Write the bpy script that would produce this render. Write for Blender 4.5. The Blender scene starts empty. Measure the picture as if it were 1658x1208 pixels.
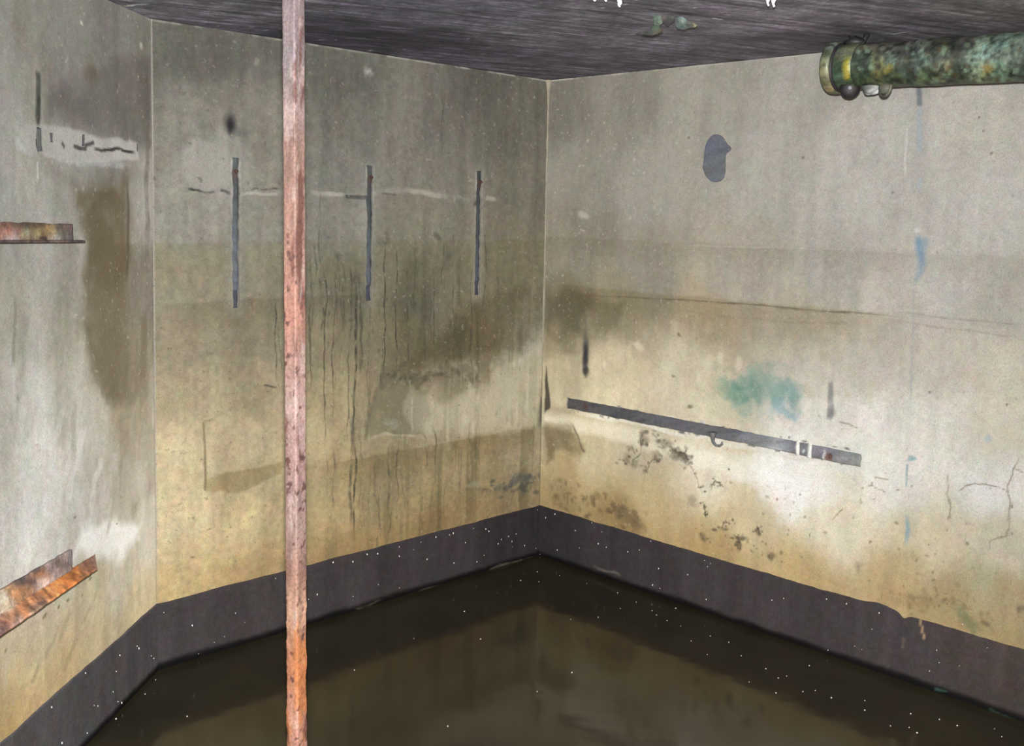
import bpy, bmesh, math
import numpy as np
from mathutils import Vector, Matrix

# ------------------------------------------------------------------ camera
W, HH = 1658, 1208
FPX, PITCH, ROLL = 1691.6, 0.1529, 0.0221
CAM = np.array([0.0, 0.0, 1.6])            # 1.6 m above the water
scene = bpy.context.scene
col = scene.collection

_f = np.array([0, math.cos(PITCH), -math.sin(PITCH)])
_u0 = np.array([0, math.sin(PITCH), math.cos(PITCH)])
_r0 = np.array([1.0, 0, 0])
_cr, _sr = math.cos(ROLL), math.sin(ROLL)
RIGHT = _cr * _r0 + _sr * _u0
UP = -_sr * _r0 + _cr * _u0
FWD = _f

cd = bpy.data.cameras.new('camera')
cam = bpy.data.objects.new('camera', cd)
col.objects.link(cam)
cd.sensor_fit = 'HORIZONTAL'
cd.sensor_width = 36.0
cd.lens = FPX / W * 36.0
cd.clip_start = 0.02
m = Matrix(((RIGHT[0], UP[0], -FWD[0], CAM[0]),
            (RIGHT[1], UP[1], -FWD[1], CAM[1]),
            (RIGHT[2], UP[2], -FWD[2], CAM[2]),
            (0, 0, 0, 1)))
cam.matrix_world = m
scene.camera = cam

# ------------------------------------------------------------------ light
world = bpy.data.worlds.new('world')
scene.world = world
world.use_nodes = True
world.node_tree.nodes['Background'].inputs[0].default_value = (0, 0, 0, 1)
world.node_tree.nodes['Background'].inputs[1].default_value = 0.0

FLASH = CAM + UP * 0.075 + FWD * 0.01
ld = bpy.data.lights.new('camera_flash_offscreen', 'POINT')      # the photographer's flash, just above the lens: the only light
ld.energy = 1500.0
ld.shadow_soft_size = 0.018
ld.color = (1.0, 1.0, 1.0)
lo = bpy.data.objects.new('camera_flash_offscreen', ld)
lo.location = FLASH
col.objects.link(lo)

vs = scene.view_settings
vs.view_transform = 'Standard'
vs.look = 'None'
vs.gamma = 1.0
vs.use_curve_mapping = False
vs.exposure = 0.0
KREF = 2.6        # reflectance scale of the walls (against flash power)
AMB = 0.012       # bounce light relative to cos/d^2

# ------------------------------------------------------------------ room plan
H = 2.1777
BAND = 0.2413
C0 = np.array([0.1437, 4.7548])
AM, AL, AR = 0.7943, 0.0752, 0.7765
DM = np.array([-math.sin(AM), -math.cos(AM)])
DL = np.array([-math.sin(AL), -math.cos(AL)])
DR = np.array([math.sin(AR), -math.cos(AR)])
LMID = 1.8968
L0 = C0 + LMID * DM
TC, TL = -0.0103, 0.0448
ZB = -0.03        # floor under the water


def proj(P):
    P = np.asarray(P, float) - CAM
    zc = P @ FWD
    return np.stack([W / 2 + FPX * (P @ RIGHT) / zc, HH / 2 - FPX * (P @ UP) / zc], -1)


def ray(x, y):
    d = FWD + RIGHT * (x - W / 2) / FPX - UP * (y - HH / 2) / FPX
    return d


def at_z(x, y, z):
    d = ray(x, y)
    return CAM + d * ((z - CAM[2]) / d[2])


def at_depth(x, y, dep):
    return CAM + ray(x, y) * dep


class Wall:
    def __init__(s, A, d, L, la, lb):
        s.A, s.d, s.L, s.la, s.lb = np.array(A), np.array(d), L, la, lb
        n = np.array([d[1], -d[0], 0.0])
        mid = np.array([A[0] + d[0], A[1] + d[1], 0])
        if n @ (np.array([0, 0, 0]) - mid) < 0:
            n = -n
        s.n = n

    def P(s, S, Z, off=0.0):
        S = np.asarray(S, float); Z = np.asarray(Z, float)
        lean = (s.la + (s.lb - s.la) * np.clip(S / s.L, -1, 2)) * Z / H
        x = s.A[0] + S * s.d[0] + lean + s.n[0] * off
        y = s.A[1] + S * s.d[1] + s.n[1] * off
        return np.stack([x, y, Z + 0 * S], -1)

    def hit(s, x, y):
        D = ray(x, y)
        t, a, z = 3.5, 1.0, 1.0
        for _ in range(8):
            f = CAM + t * D - s.P(a, z)
            e = 1e-4
            Ja = -(s.P(a + e, z) - s.P(a, z)) / e
            Jz = -(s.P(a, z + e) - s.P(a, z)) / e
            dlt = np.linalg.solve(np.stack([D, Ja, Jz], 1), -f)
            t += dlt[0]; a += dlt[1]; z += dlt[2]
        return float(a), float(z)


MIDW = Wall(C0, DM, LMID, TC, TL)
LEFTW = Wall(L0, DL, 4.6, TL, TL)
RIGHTW = Wall(C0, DR, 4.2, TC, TC)

# ------------------------------------------------------------------ numpy noise and colour
_rng = np.random.RandomState(7)
_TAB = _rng.rand(256, 256)


def vnoise(x, y, seed=0):
    x = np.asarray(x) + seed * 17.31; y = np.asarray(y) + seed * 9.77
    xi = np.floor(x).astype(int); yi = np.floor(y).astype(int)
    fx = x - xi; fy = y - yi
    fx = fx * fx * (3 - 2 * fx); fy = fy * fy * (3 - 2 * fy)
    x0 = xi & 255; x1 = (xi + 1) & 255; y0 = yi & 255; y1 = (yi + 1) & 255
    return ((_TAB[x0, y0] * (1 - fx) + _TAB[x1, y0] * fx) * (1 - fy)
            + (_TAB[x0, y1] * (1 - fx) + _TAB[x1, y1] * fx) * fy)


def fbm(x, y, sx, sy, octs=4, seed=0, gain=0.55):
    v = 0; a = 1.0; t = 0
    for o in range(octs):
        v = v + a * vnoise(np.asarray(x) * sx * 2 ** o, np.asarray(y) * sy * 2 ** o, seed + o * 3)
        t += a; a *= gain
    return v / t          # 0..1 about 0.5


def s2l(c):
    c = np.clip(np.asarray(c, float) / 255.0, 0, 1)
    return np.where(c <= 0.04045, c / 12.92, ((c + 0.055) / 1.055) ** 2.4)


def rgb(r, g, b):
    l = s2l([r, g, b])
    return (float(l[0]), float(l[1]), float(l[2]), 1.0)


def smooth(e0, e1, x):
    t = np.clip((x - e0) / (e1 - e0), 0, 1)
    return t * t * (3 - 2 * t)


def reflect(obs, P, N, fixedcos=None):
    """photograph colour -> surface reflectance: divide out the flash falloff"""
    Lv = FLASH - P
    d2 = (Lv ** 2).sum(-1)
    if fixedcos is None:
        c = np.clip((Lv * N).sum(-1) / np.sqrt(d2), 0.08, 1)
    else:
        c = fixedcos
    Ee = c / d2 + AMB
    a = s2l(obs) * (KREF / 100.0 / Ee)[:, None] * 1.0
    return np.clip(a, 0.0015, 0.88)


class Painter:
    """colours of a flat surface, held per vertex in surface metres (S, Z)"""
    def __init__(s, S, Z, hit):
        s.S, s.Z, s.hit = S, Z, hit
        s.c = np.full((len(S), 3), 128.0)
        s.wx = (fbm(S, Z, 9, 9, 4, 31) - .5)
        s.wz = (fbm(S, Z, 9, 9, 4, 57) - .5)

    def controls(s, pts, soft=0.10, power=3.6, aniso=1.0):
        num = np.zeros_like(s.c); den = np.zeros(len(s.S))
        for x, y, c in pts:
            a, b = s.hit(x, y)
            d2 = (s.S + s.wx * .10 - a) ** 2 + ((s.Z + s.wz * .10 - b) * aniso) ** 2
            w = 1.0 / (d2 + soft ** 2) ** (power / 2 * 1.3)
            num += w[:, None] * np.array(c, float); den += w
        s.c = num / den[:, None]

    def mix(s, w, c):
        w = np.clip(w, 0, 1)[:, None]
        s.c = s.c * (1 - w) + np.array(c, float) * w

    def mul(s, w, f):
        w = np.clip(w, 0, 1)[:, None]
        s.c = s.c * (1 - w + w * np.array(f, float))

    def blob(s, x, y, rx, ry, c, alpha=1.0, hard=0.3, warp=0.05, rag=0.0, mul=False):
        a, b = s.hit(x, y)
        a2, _ = s.hit(x + rx, y); _, b2 = s.hit(x, y + ry)
        ra = max(abs(a2 - a), .002); rb = max(abs(b2 - b), .002)
        ea = ra * (1 + rag) + warp * .6; eb = rb * (1 + rag) + warp * .6
        idx = np.where((np.abs(s.S - a) < ea) & (np.abs(s.Z - b) < eb))[0]
        if not len(idx):
            return
        S = s.S[idx]; Z = s.Z[idx]
        d = np.sqrt(((S + s.wx[idx] * warp - a) / ra) ** 2 + ((Z + s.wz[idx] * warp - b) / rb) ** 2)
        if rag:
            d = d + rag * (fbm(S, Z, 25, 25, 4, 11) - .5) * 2
        w = np.clip(alpha * (1 - smooth(hard, 1.0, d)), 0, 1)[:, None]
        cc = np.array(c, float)
        s.c[idx] = s.c[idx] * (1 - w + w * cc) if mul else s.c[idx] * (1 - w) + cc * w

    def line(s, pts, width, c, alpha=1.0, warp=0.02, rag=0.5, taper=True, seed=5, mul=False):
        q = [s.hit(*p) for p in pts]
        lo = np.min(q, 0) - width * 3 - .03; hi = np.max(q, 0) + width * 3 + .03
        idx = np.where((s.S > lo[0]) & (s.S < hi[0]) & (s.Z > lo[1]) & (s.Z < hi[1]))[0]
        if not len(idx):
            return
        X = s.S[idx] + s.wx[idx] * warp; Y = s.Z[idx] + s.wz[idx] * warp
        best = np.full(len(idx), 9.0); tt = np.zeros(len(idx))
        n = len(q) - 1
        for i in range(n):
            a = np.array(q[i]); b = np.array(q[i + 1]); ab = b - a
            t = np.clip(((X - a[0]) * ab[0] + (Y - a[1]) * ab[1]) / (ab @ ab + 1e-12), 0, 1)
            d = np.hypot(X - a[0] - t * ab[0], Y - a[1] - t * ab[1])
            k = d < best
            best[k] = d[k]; tt[k] = (i + t[k]) / n
        w = 1 - smooth(width * .45, width * 1.1, best)
        if rag:
            w = w * np.clip(1 - rag + rag * 2.6 * (fbm(X, Y, 30, 30, 3, seed) - .25), 0, 1)
        if taper:
            w = w * smooth(0, .12, tt) * (1 - smooth(.85, 1, tt))
        w = np.clip(w * alpha, 0, 1)[:, None]
        cc = np.array(c, float)
        s.c[idx] = s.c[idx] * (1 - w + w * cc) if mul else s.c[idx] * (1 - w) + cc * w

    def poly(s, pts, c, alpha=1.0, soft=0.006, warp=0.02, mul=False, rag=0.0):
        q = np.array([s.hit(*p) for p in pts])
        lo = q.min(0) - .1; hi = q.max(0) + .1
        idx = np.where((s.S > lo[0]) & (s.S < hi[0]) & (s.Z > lo[1]) & (s.Z < hi[1]))[0]
        X = s.S[idx] + s.wx[idx] * warp; Y = s.Z[idx] + s.wz[idx] * warp
        inside = np.zeros(len(idx), bool); best = np.full(len(idx), 9.0)
        n = len(q)
        for i in range(n):
            a = q[i]; b = q[(i + 1) % n]; ab = b - a
            t = np.clip(((X - a[0]) * ab[0] + (Y - a[1]) * ab[1]) / (ab @ ab + 1e-12), 0, 1)
            best = np.minimum(best, np.hypot(X - a[0] - t * ab[0], Y - a[1] - t * ab[1]))
            cr = (a[1] > Y) != (b[1] > Y)
            xx = (b[0] - a[0]) * (Y - a[1]) / (b[1] - a[1] + 1e-12) + a[0]
            inside ^= cr & (X < xx)
        sd = np.where(inside, best, -best)
        w = smooth(-soft, soft, sd) * alpha
        if rag:
            w = w * np.clip(1 - rag + rag * 2.4 * (fbm(X, Y, 14, 14, 4, 21) - .2), 0, 1)
        w = w[:, None]; cc = np.array(c, float)
        s.c[idx] = s.c[idx] * (1 - w + w * cc) if mul else s.c[idx] * (1 - w) + cc * w

    def mould(s, pts, n, spread, c, seed, r0=1.2, r1=3.2, alpha=.85):
        """clustered black spots strung along a path"""
        r = np.random.RandomState(seed)
        for i in range(n):
            k = r.uniform(0, len(pts) - 1.001); j = int(k); t = k - j
            x = pts[j][0] * (1 - t) + pts[j + 1][0] * t + r.normal(0, spread)
            y = pts[j][1] * (1 - t) + pts[j + 1][1] * t + r.normal(0, spread)
            s.blob(x, y, r.uniform(r0, r1), r.uniform(r0, r1), c, alpha * r.uniform(.5, 1), .2, .04, .5)

    def tide(s, x, y, below, above=None, fade=0.12, edge=0.004, alpha=1.0, srange=None):
        """old water mark: a level line, tint below it fading out downwards"""
        _, z0 = s.hit(x, y)
        zz = s.Z + (fbm(s.S, s.Z * 0, 6, 1, 3, 77) - .5) * .02
        w = smooth(z0 + edge, z0 - edge, zz) if False else 1 - smooth(z0 - edge, z0 + edge, zz)
        w = w * smooth(z0 - fade, z0 - fade * .1, zz) * alpha
        if srange:
            a = s.hit(*srange[0])[0]; b = s.hit(*srange[1])[0]
            lo, hi = min(a, b), max(a, b)
            w = w * smooth(lo, lo + .25, s.S) * (1 - smooth(hi - .25, hi, s.S))
        s.mul(w, below)

    def mottle(s, amp=0.10, chroma=0.03, seed=3):
        n1 = fbm(s.S, s.Z, 5, 3.5, 6, seed, .62) - .5
        n2 = fbm(s.S, s.Z, 60, 60, 2, seed + 4) - .5
        n3 = fbm(s.S, s.Z, 26, 3, 3, seed + 8) - .5      # runs down the wall
        s.c *= (1 + amp * (1.1 * n1 + .7 * n2 + .8 * n3))[:, None]
        k1 = fbm(s.S, s.Z, 22, 22, 2, seed + 11) - .5
        k2 = fbm(s.S, s.Z, 26, 26, 2, seed + 15) - .5
        s.c[:, 0] *= 1 + chroma * 1.6 * k1
        s.c[:, 1] *= 1 - chroma * 1.6 * k1
        s.c[:, 2] *= 1 + chroma * 2.2 * k2


# ------------------------------------------------------------------ materials
def painted(name, rough=0.78, spec=0.25, grain=0.20, gscale=230.0, bump=0.25, bscale=120.0, metal=0.0):
    m = bpy.data.materials.new(name)
    m.use_nodes = True
    nt = m.node_tree; N = nt.nodes; K = nt.links
    b = N['Principled BSDF']
    b.inputs['Roughness'].default_value = rough
    b.inputs['Specular IOR Level'].default_value = spec
    b.inputs['Metallic'].default_value = metal
    at = N.new('ShaderNodeAttribute'); at.attribute_name = 'tint'
    tc = N.new('ShaderNodeTexCoord')
    n1 = N.new('ShaderNodeTexNoise'); n1.inputs['Scale'].default_value = gscale
    n1.inputs['Detail'].default_value = 2.0
    K.new(tc.outputs['Object'], n1.inputs['Vector'])
    rm = N.new('ShaderNodeMapRange')
    rm.inputs['From Min'].default_value = 0.25; rm.inputs['From Max'].default_value = 0.75
    rm.inputs['To Min'].default_value = 1 - grain; rm.inputs['To Max'].default_value = 1 + grain
    K.new(n1.outputs['Fac'], rm.inputs['Value'])
    n2 = N.new('ShaderNodeTexNoise'); n2.inputs['Scale'].default_value = 70.0
    n2.inputs['Detail'].default_value = 1.0
    K.new(tc.outputs['Object'], n2.inputs['Vector'])
    mx0 = N.new('ShaderNodeMix'); mx0.data_type = 'RGBA'; mx0.blend_type = 'SOFT_LIGHT'
    mx0.inputs[0].default_value = 0.12
    K.new(at.outputs['Color'], mx0.inputs[6]); K.new(n2.outputs['Color'], mx0.inputs[7])
    mu = N.new('ShaderNodeVectorMath'); mu.operation = 'SCALE'
    K.new(mx0.outputs[2], mu.inputs[0]); K.new(rm.outputs['Result'], mu.inputs['Scale'])
    K.new(mu.outputs['Vector'], b.inputs['Base Color'])
    n3 = N.new('ShaderNodeTexNoise'); n3.inputs['Scale'].default_value = bscale
    n3.inputs['Detail'].default_value = 4.0
    K.new(tc.outputs['Object'], n3.inputs['Vector'])
    bp = N.new('ShaderNodeBump'); bp.inputs['Strength'].default_value = bump
    bp.inputs['Distance'].default_value = 0.002
    K.new(n3.outputs['Fac'], bp.inputs['Height']); K.new(bp.outputs['Normal'], b.inputs['Normal'])
    return m


M_WALL = painted('limewashed_concrete')
M_CEIL = painted('dark_board_marked_concrete', rough=0.7, grain=0.3, gscale=140, bump=0.5)
M_BAND = painted('black_bitumen_coat', rough=0.8, spec=0.08, grain=0.25)
M_RUST = painted('flaking_rust', rough=0.75, spec=0.3, grain=0.3, gscale=170, bump=0.6, bscale=160)
M_PIPE = painted('corroded_green_paint', rough=0.5, spec=0.4, grain=0.3, gscale=150, bump=0.5, bscale=110)
M_WOOD = painted('weathered_grey_batten', rough=0.8, grain=0.25)
M_IRON = painted('dark_wet_iron', rough=0.6, spec=0.25, grain=0.25, gscale=150)


def plain(name, c, rough=0.6, n_amp=0.2, n_scale=40.0):
    m = bpy.data.materials.new(name); m.use_nodes = True
    nt = m.node_tree; N = nt.nodes; K = nt.links
    b = N['Principled BSDF']; b.inputs['Roughness'].default_value = rough
    tc = N.new('ShaderNodeTexCoord')
    n = N.new('ShaderNodeTexNoise'); n.inputs['Scale'].default_value = n_scale; n.inputs['Detail'].default_value = 5
    K.new(tc.outputs['Object'], n.inputs['Vector'])
    r = N.new('ShaderNodeValToRGB')
    r.color_ramp.elements[0].color = tuple(v * (1 - n_amp * 1.5) for v in c[:3]) + (1,)
    r.color_ramp.elements[1].color = tuple(min(1, v * (1 + n_amp)) for v in c[:3]) + (1,)
    K.new(n.outputs['Fac'], r.inputs['Fac']); K.new(r.outputs['Color'], b.inputs['Base Color'])
    return m


M_REAR = plain('plain_stained_concrete', (0.30, 0.27, 0.21), 0.85, 0.35, 3.0)
M_FLOOR = plain('silted_floor', (0.03, 0.027, 0.02), 0.9)
M_WHITE = plain('white_lime', (0.85, 0.85, 0.86), 0.5, 0.05)
M_SPECK = plain('pale_flake', (0.55, 0.53, 0.5), 0.6, 0.2, 200)


def water_mat():
    m = bpy.data.materials.new('still_murky_water'); m.use_nodes = True
    nt = m.node_tree; N = nt.nodes; K = nt.links
    b = N['Principled BSDF']
    b.inputs['Roughness'].default_value = 0.10
    b.inputs['IOR'].default_value = 1.333
    tc = N.new('ShaderNodeTexCoord')
    n = N.new('ShaderNodeTexNoise'); n.inputs['Scale'].default_value = 3.0; n.inputs['Detail'].default_value = 4
    K.new(tc.outputs['Object'], n.inputs['Vector'])
    r = N.new('ShaderNodeValToRGB')
    r.color_ramp.elements[0].position = .3; r.color_ramp.elements[0].color = (0.011, 0.009, 0.0055, 1)
    r.color_ramp.elements[1].position = .75; r.color_ramp.elements[1].color = (0.020, 0.0165, 0.009, 1)
    K.new(n.outputs['Fac'], r.inputs['Fac']); K.new(r.outputs['Color'], b.inputs['Base Color'])
    n2 = N.new('ShaderNodeTexNoise'); n2.inputs['Scale'].default_value = 5.0; n2.inputs['Detail'].default_value = 2
    K.new(tc.outputs['Object'], n2.inputs['Vector'])
    bp = N.new('ShaderNodeBump'); bp.inputs['Strength'].default_value = 0.10; bp.inputs['Distance'].default_value = 0.02
    K.new(n2.outputs['Fac'], bp.inputs['Height']); K.new(bp.outputs['Normal'], b.inputs['Normal'])
    return m


M_WATER = water_mat()


# ------------------------------------------------------------------ mesh helpers
def link(name, me, mat, parent=None):
    me.materials.append(mat)
    o = bpy.data.objects.new(name, me)
    col.objects.link(o)
    if parent:
        o.parent = parent
    return o


def tint(me, lin):
    a = me.color_attributes.new('tint', 'FLOAT_COLOR', 'POINT')
    buf = np.ones((len(me.vertices), 4), np.float32)
    buf[:, :3] = lin
    a.data.foreach_set('color', buf.ravel())


def from_np(name, V, F):
    """V (n,3); F (m,4) quads"""
    me = bpy.data.meshes.new(name)
    V = np.asarray(V, np.float32); F = np.asarray(F, np.int32)
    me.vertices.add(len(V)); me.vertices.foreach_set('co', V.ravel())
    k = F.shape[1]
    me.loops.add(F.size); me.loops.foreach_set('vertex_index', F.ravel())
    me.polygons.add(len(F))
    me.polygons.foreach_set('loop_start', np.arange(0, F.size, k, dtype=np.int32))
    me.update(calc_edges=True)
    me.validate()
    return me


def tag(o, label=None, cat=None, group=None, kind=None):
    if label: o['label'] = label
    if cat: o['category'] = cat
    if group: o['group'] = group
    if kind: o['kind'] = kind
    return o


def empty(name, loc):
    o = bpy.data.objects.new(name, None)
    o.empty_display_size = 0.05
    o.location = loc
    col.objects.link(o)
    return o


def put(name, me, mat, parent):
    """link a mesh given in world coordinates under an Empty that stands somewhere"""
    o = link(name, me, mat, parent)
    L = parent.location.copy(); pp = parent.parent
    while pp:
        L += pp.location; pp = pp.parent
    me.transform(Matrix.Translation(-L))
    return o


def quads_grid(nu, nv, mask=None):
    i = np.arange(nu * nv).reshape(nu, nv)
    F = np.stack([i[:-1, :-1], i[1:, :-1], i[1:, 1:], i[:-1, 1:]], -1).reshape(-1, 4)
    if mask is not None:
        F = F[mask.ravel()]
    return F


def axis_lines(lo, hi, step, coarse_to=None, cstep=0.12, snaps=()):
    a = np.arange(lo, hi + step * .5, step)
    for v in snaps:
        k = int(np.argmin(np.abs(a - v)))
        a[k] = v
    a = np.unique(a)
    if coarse_to is not None:
        n = max(2, int((coarse_to - a[-1]) / cstep))
        a = np.concatenate([a, np.linspace(a[-1], coarse_to, n + 1)[1:]])
    return a


def rect_px(wall, l, t, r, b):
    """pixel box on a wall -> (s0, s1, z0, z1)"""
    cx, cy = (l + r) / 2, (t + b) / 2
    s = sorted([wall.hit(l, cy)[0], wall.hit(r, cy)[0]])
    z = sorted([wall.hit(cx, t)[1], wall.hit(cx, b)[1]])
    return s[0], s[1], z[0], z[1]


def build_wall(name, wall, sl, zl, paint, holes=(), hole_depth=0.022, hole_tint=(.10, .095, .085)):
    S, Z = np.meshgrid(sl, zl, indexing='ij')
    S = S.ravel(); Z = Z.ravel()
    nu, nv = len(sl), len(zl)
    mask = np.ones((nu - 1, nv - 1), bool)
    cs = (sl[:-1] + sl[1:]) / 2; cz = (zl[:-1] + zl[1:]) / 2
    for (s0, s1, z0, z1) in holes:
        mask &= ~(((cs > s0) & (cs < s1))[:, None] & ((cz > z0) & (cz < z1))[None, :])
    # ragged hole edges: vertices next to a hole are nudged in the plane
    jit = np.zeros_like(S); jitz = np.zeros_like(S)
    for (s0, s1, z0, z1) in holes:
        e = 1e-6
        on = (S > s0 - e) & (S < s1 + e) & (Z > z0 - e) & (Z < z1 + e)
        jit[on] = (fbm(S[on], Z[on], 28, 28, 3, 91) - .5) * .013
        jitz[on] = (fbm(S[on], Z[on], 28, 28, 3, 92) - .5) * .006
    relief = (fbm(S, Z, 4, 4, 4, 5) - .5) * .006
    edge = np.minimum(np.minimum(S - sl[0], np.minimum(H - Z, wall.L - S)), .1) / .1
    V = wall.P(S + jit, Z + jitz, relief * np.clip(edge, 0, 1) - .001)
    F = quads_grid(nu, nv, mask)
    P = Painter(S, Z, wall.hit)
    paint(P)
    lum = P.c @ np.array([.3, .59, .11])
    P.c = lum[:, None] + (P.c - lum[:, None]) * np.array([.96, .72, .86])
    low = .75 * (1 - smooth(BAND + .01, BAND + .17, Z + P.wx * .12))
    P.c *= 1 - low[:, None] * np.array([.045, .085, .15])
    N = np.tile(wall.n, (len(S), 1))
    lin = reflect(P.c, wall.P(S, Z), N)
    # any broad drift along the wall is light, not colour: level it, keep only the stains
    q = proj(wall.P(S, Z))
    sel = (q[:, 0] > 0) & (q[:, 0] < W) & (q[:, 1] > 0) & (q[:, 1] < HH) & (Z > BAND + .02) & (S < 2.3)
    ll = np.log(lin[sel] @ np.array([.2126, .7152, .0722]))
    sm = S[sel].mean(); slope = np.polyfit(S[sel] - sm, ll, 1)[0]
    lin = np.clip(lin * np.exp(-slope * (np.clip(S, S[sel].min(), S[sel].max()) - sm))[:, None], .0015, .88)
    if holes:
        idx = np.arange(nu * nv).reshape(nu, nv)
        bv = []
        ext = {}; rim = {}
        FV = list()
        newV = []
        def deep(k):
            if k not in ext:
                ext[k] = len(V) + len(newV)
                newV.append(V[k] - wall.n * hole_depth)
            return ext[k]
        def lip(k):
            if k not in rim:
                rim[k] = len(V) + len(newV)
                newV.append(V[k])
            return rim[k]
        for i in range(nu - 1):
            row = np.where(~mask[i])[0]
            for j in row:
                q = [(idx[i, j], idx[i + 1, j], (i, j - 1)), (idx[i + 1, j], idx[i + 1, j + 1], (i + 1, j)),
                     (idx[i + 1, j + 1], idx[i, j + 1], (i, j + 1)), (idx[i, j + 1], idx[i, j], (i - 1, j))]
                for a, b, (ni, nj) in q:
                    if mask[ni, nj]:
                        FV.append([lip(a), lip(b), deep(b), deep(a)])
                FV.append([deep(idx[i, j]), deep(idx[i + 1, j]), deep(idx[i + 1, j + 1]), deep(idx[i, j + 1])])
        V = np.concatenate([V, np.array(newV)])
        F = np.concatenate([F, np.array(FV)])
        lin = np.concatenate([lin, np.tile([hole_tint], (len(newV), 1))])
    me = from_np(name, V, F)
    tint(me, lin)
    o = link(name, me, M_WALL)
    o['kind'] = 'structure'
    return o


# ------------------------------------------------------------------ recesses in the walls
BAT = [rect_px(MIDW, 376.5, 256, 387.5, 498), rect_px(MIDW, 594, 268, 603.5, 487), rect_px(MIDW, 770.5, 277, 778.5, 478)]
_ra = RIGHTW.hit(917, 653); _rb = RIGHTW.hit(1395, 745)
_zt = (RIGHTW.hit(917, 645)[1] + RIGHTW.hit(1395, 733)[1]) / 2
_zb = (RIGHTW.hit(917, 661)[1] + RIGHTW.hit(1395, 757)[1]) / 2
RAILR = (_ra[0], _rb[0], _zb, _zt)
SLOTS = [rect_px(LEFTW, 60, 207, 69, 245), rect_px(LEFTW, 82, 216, 86.5, 230), rect_px(LEFTW, 132.5, 218, 136.5, 237)]


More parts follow.
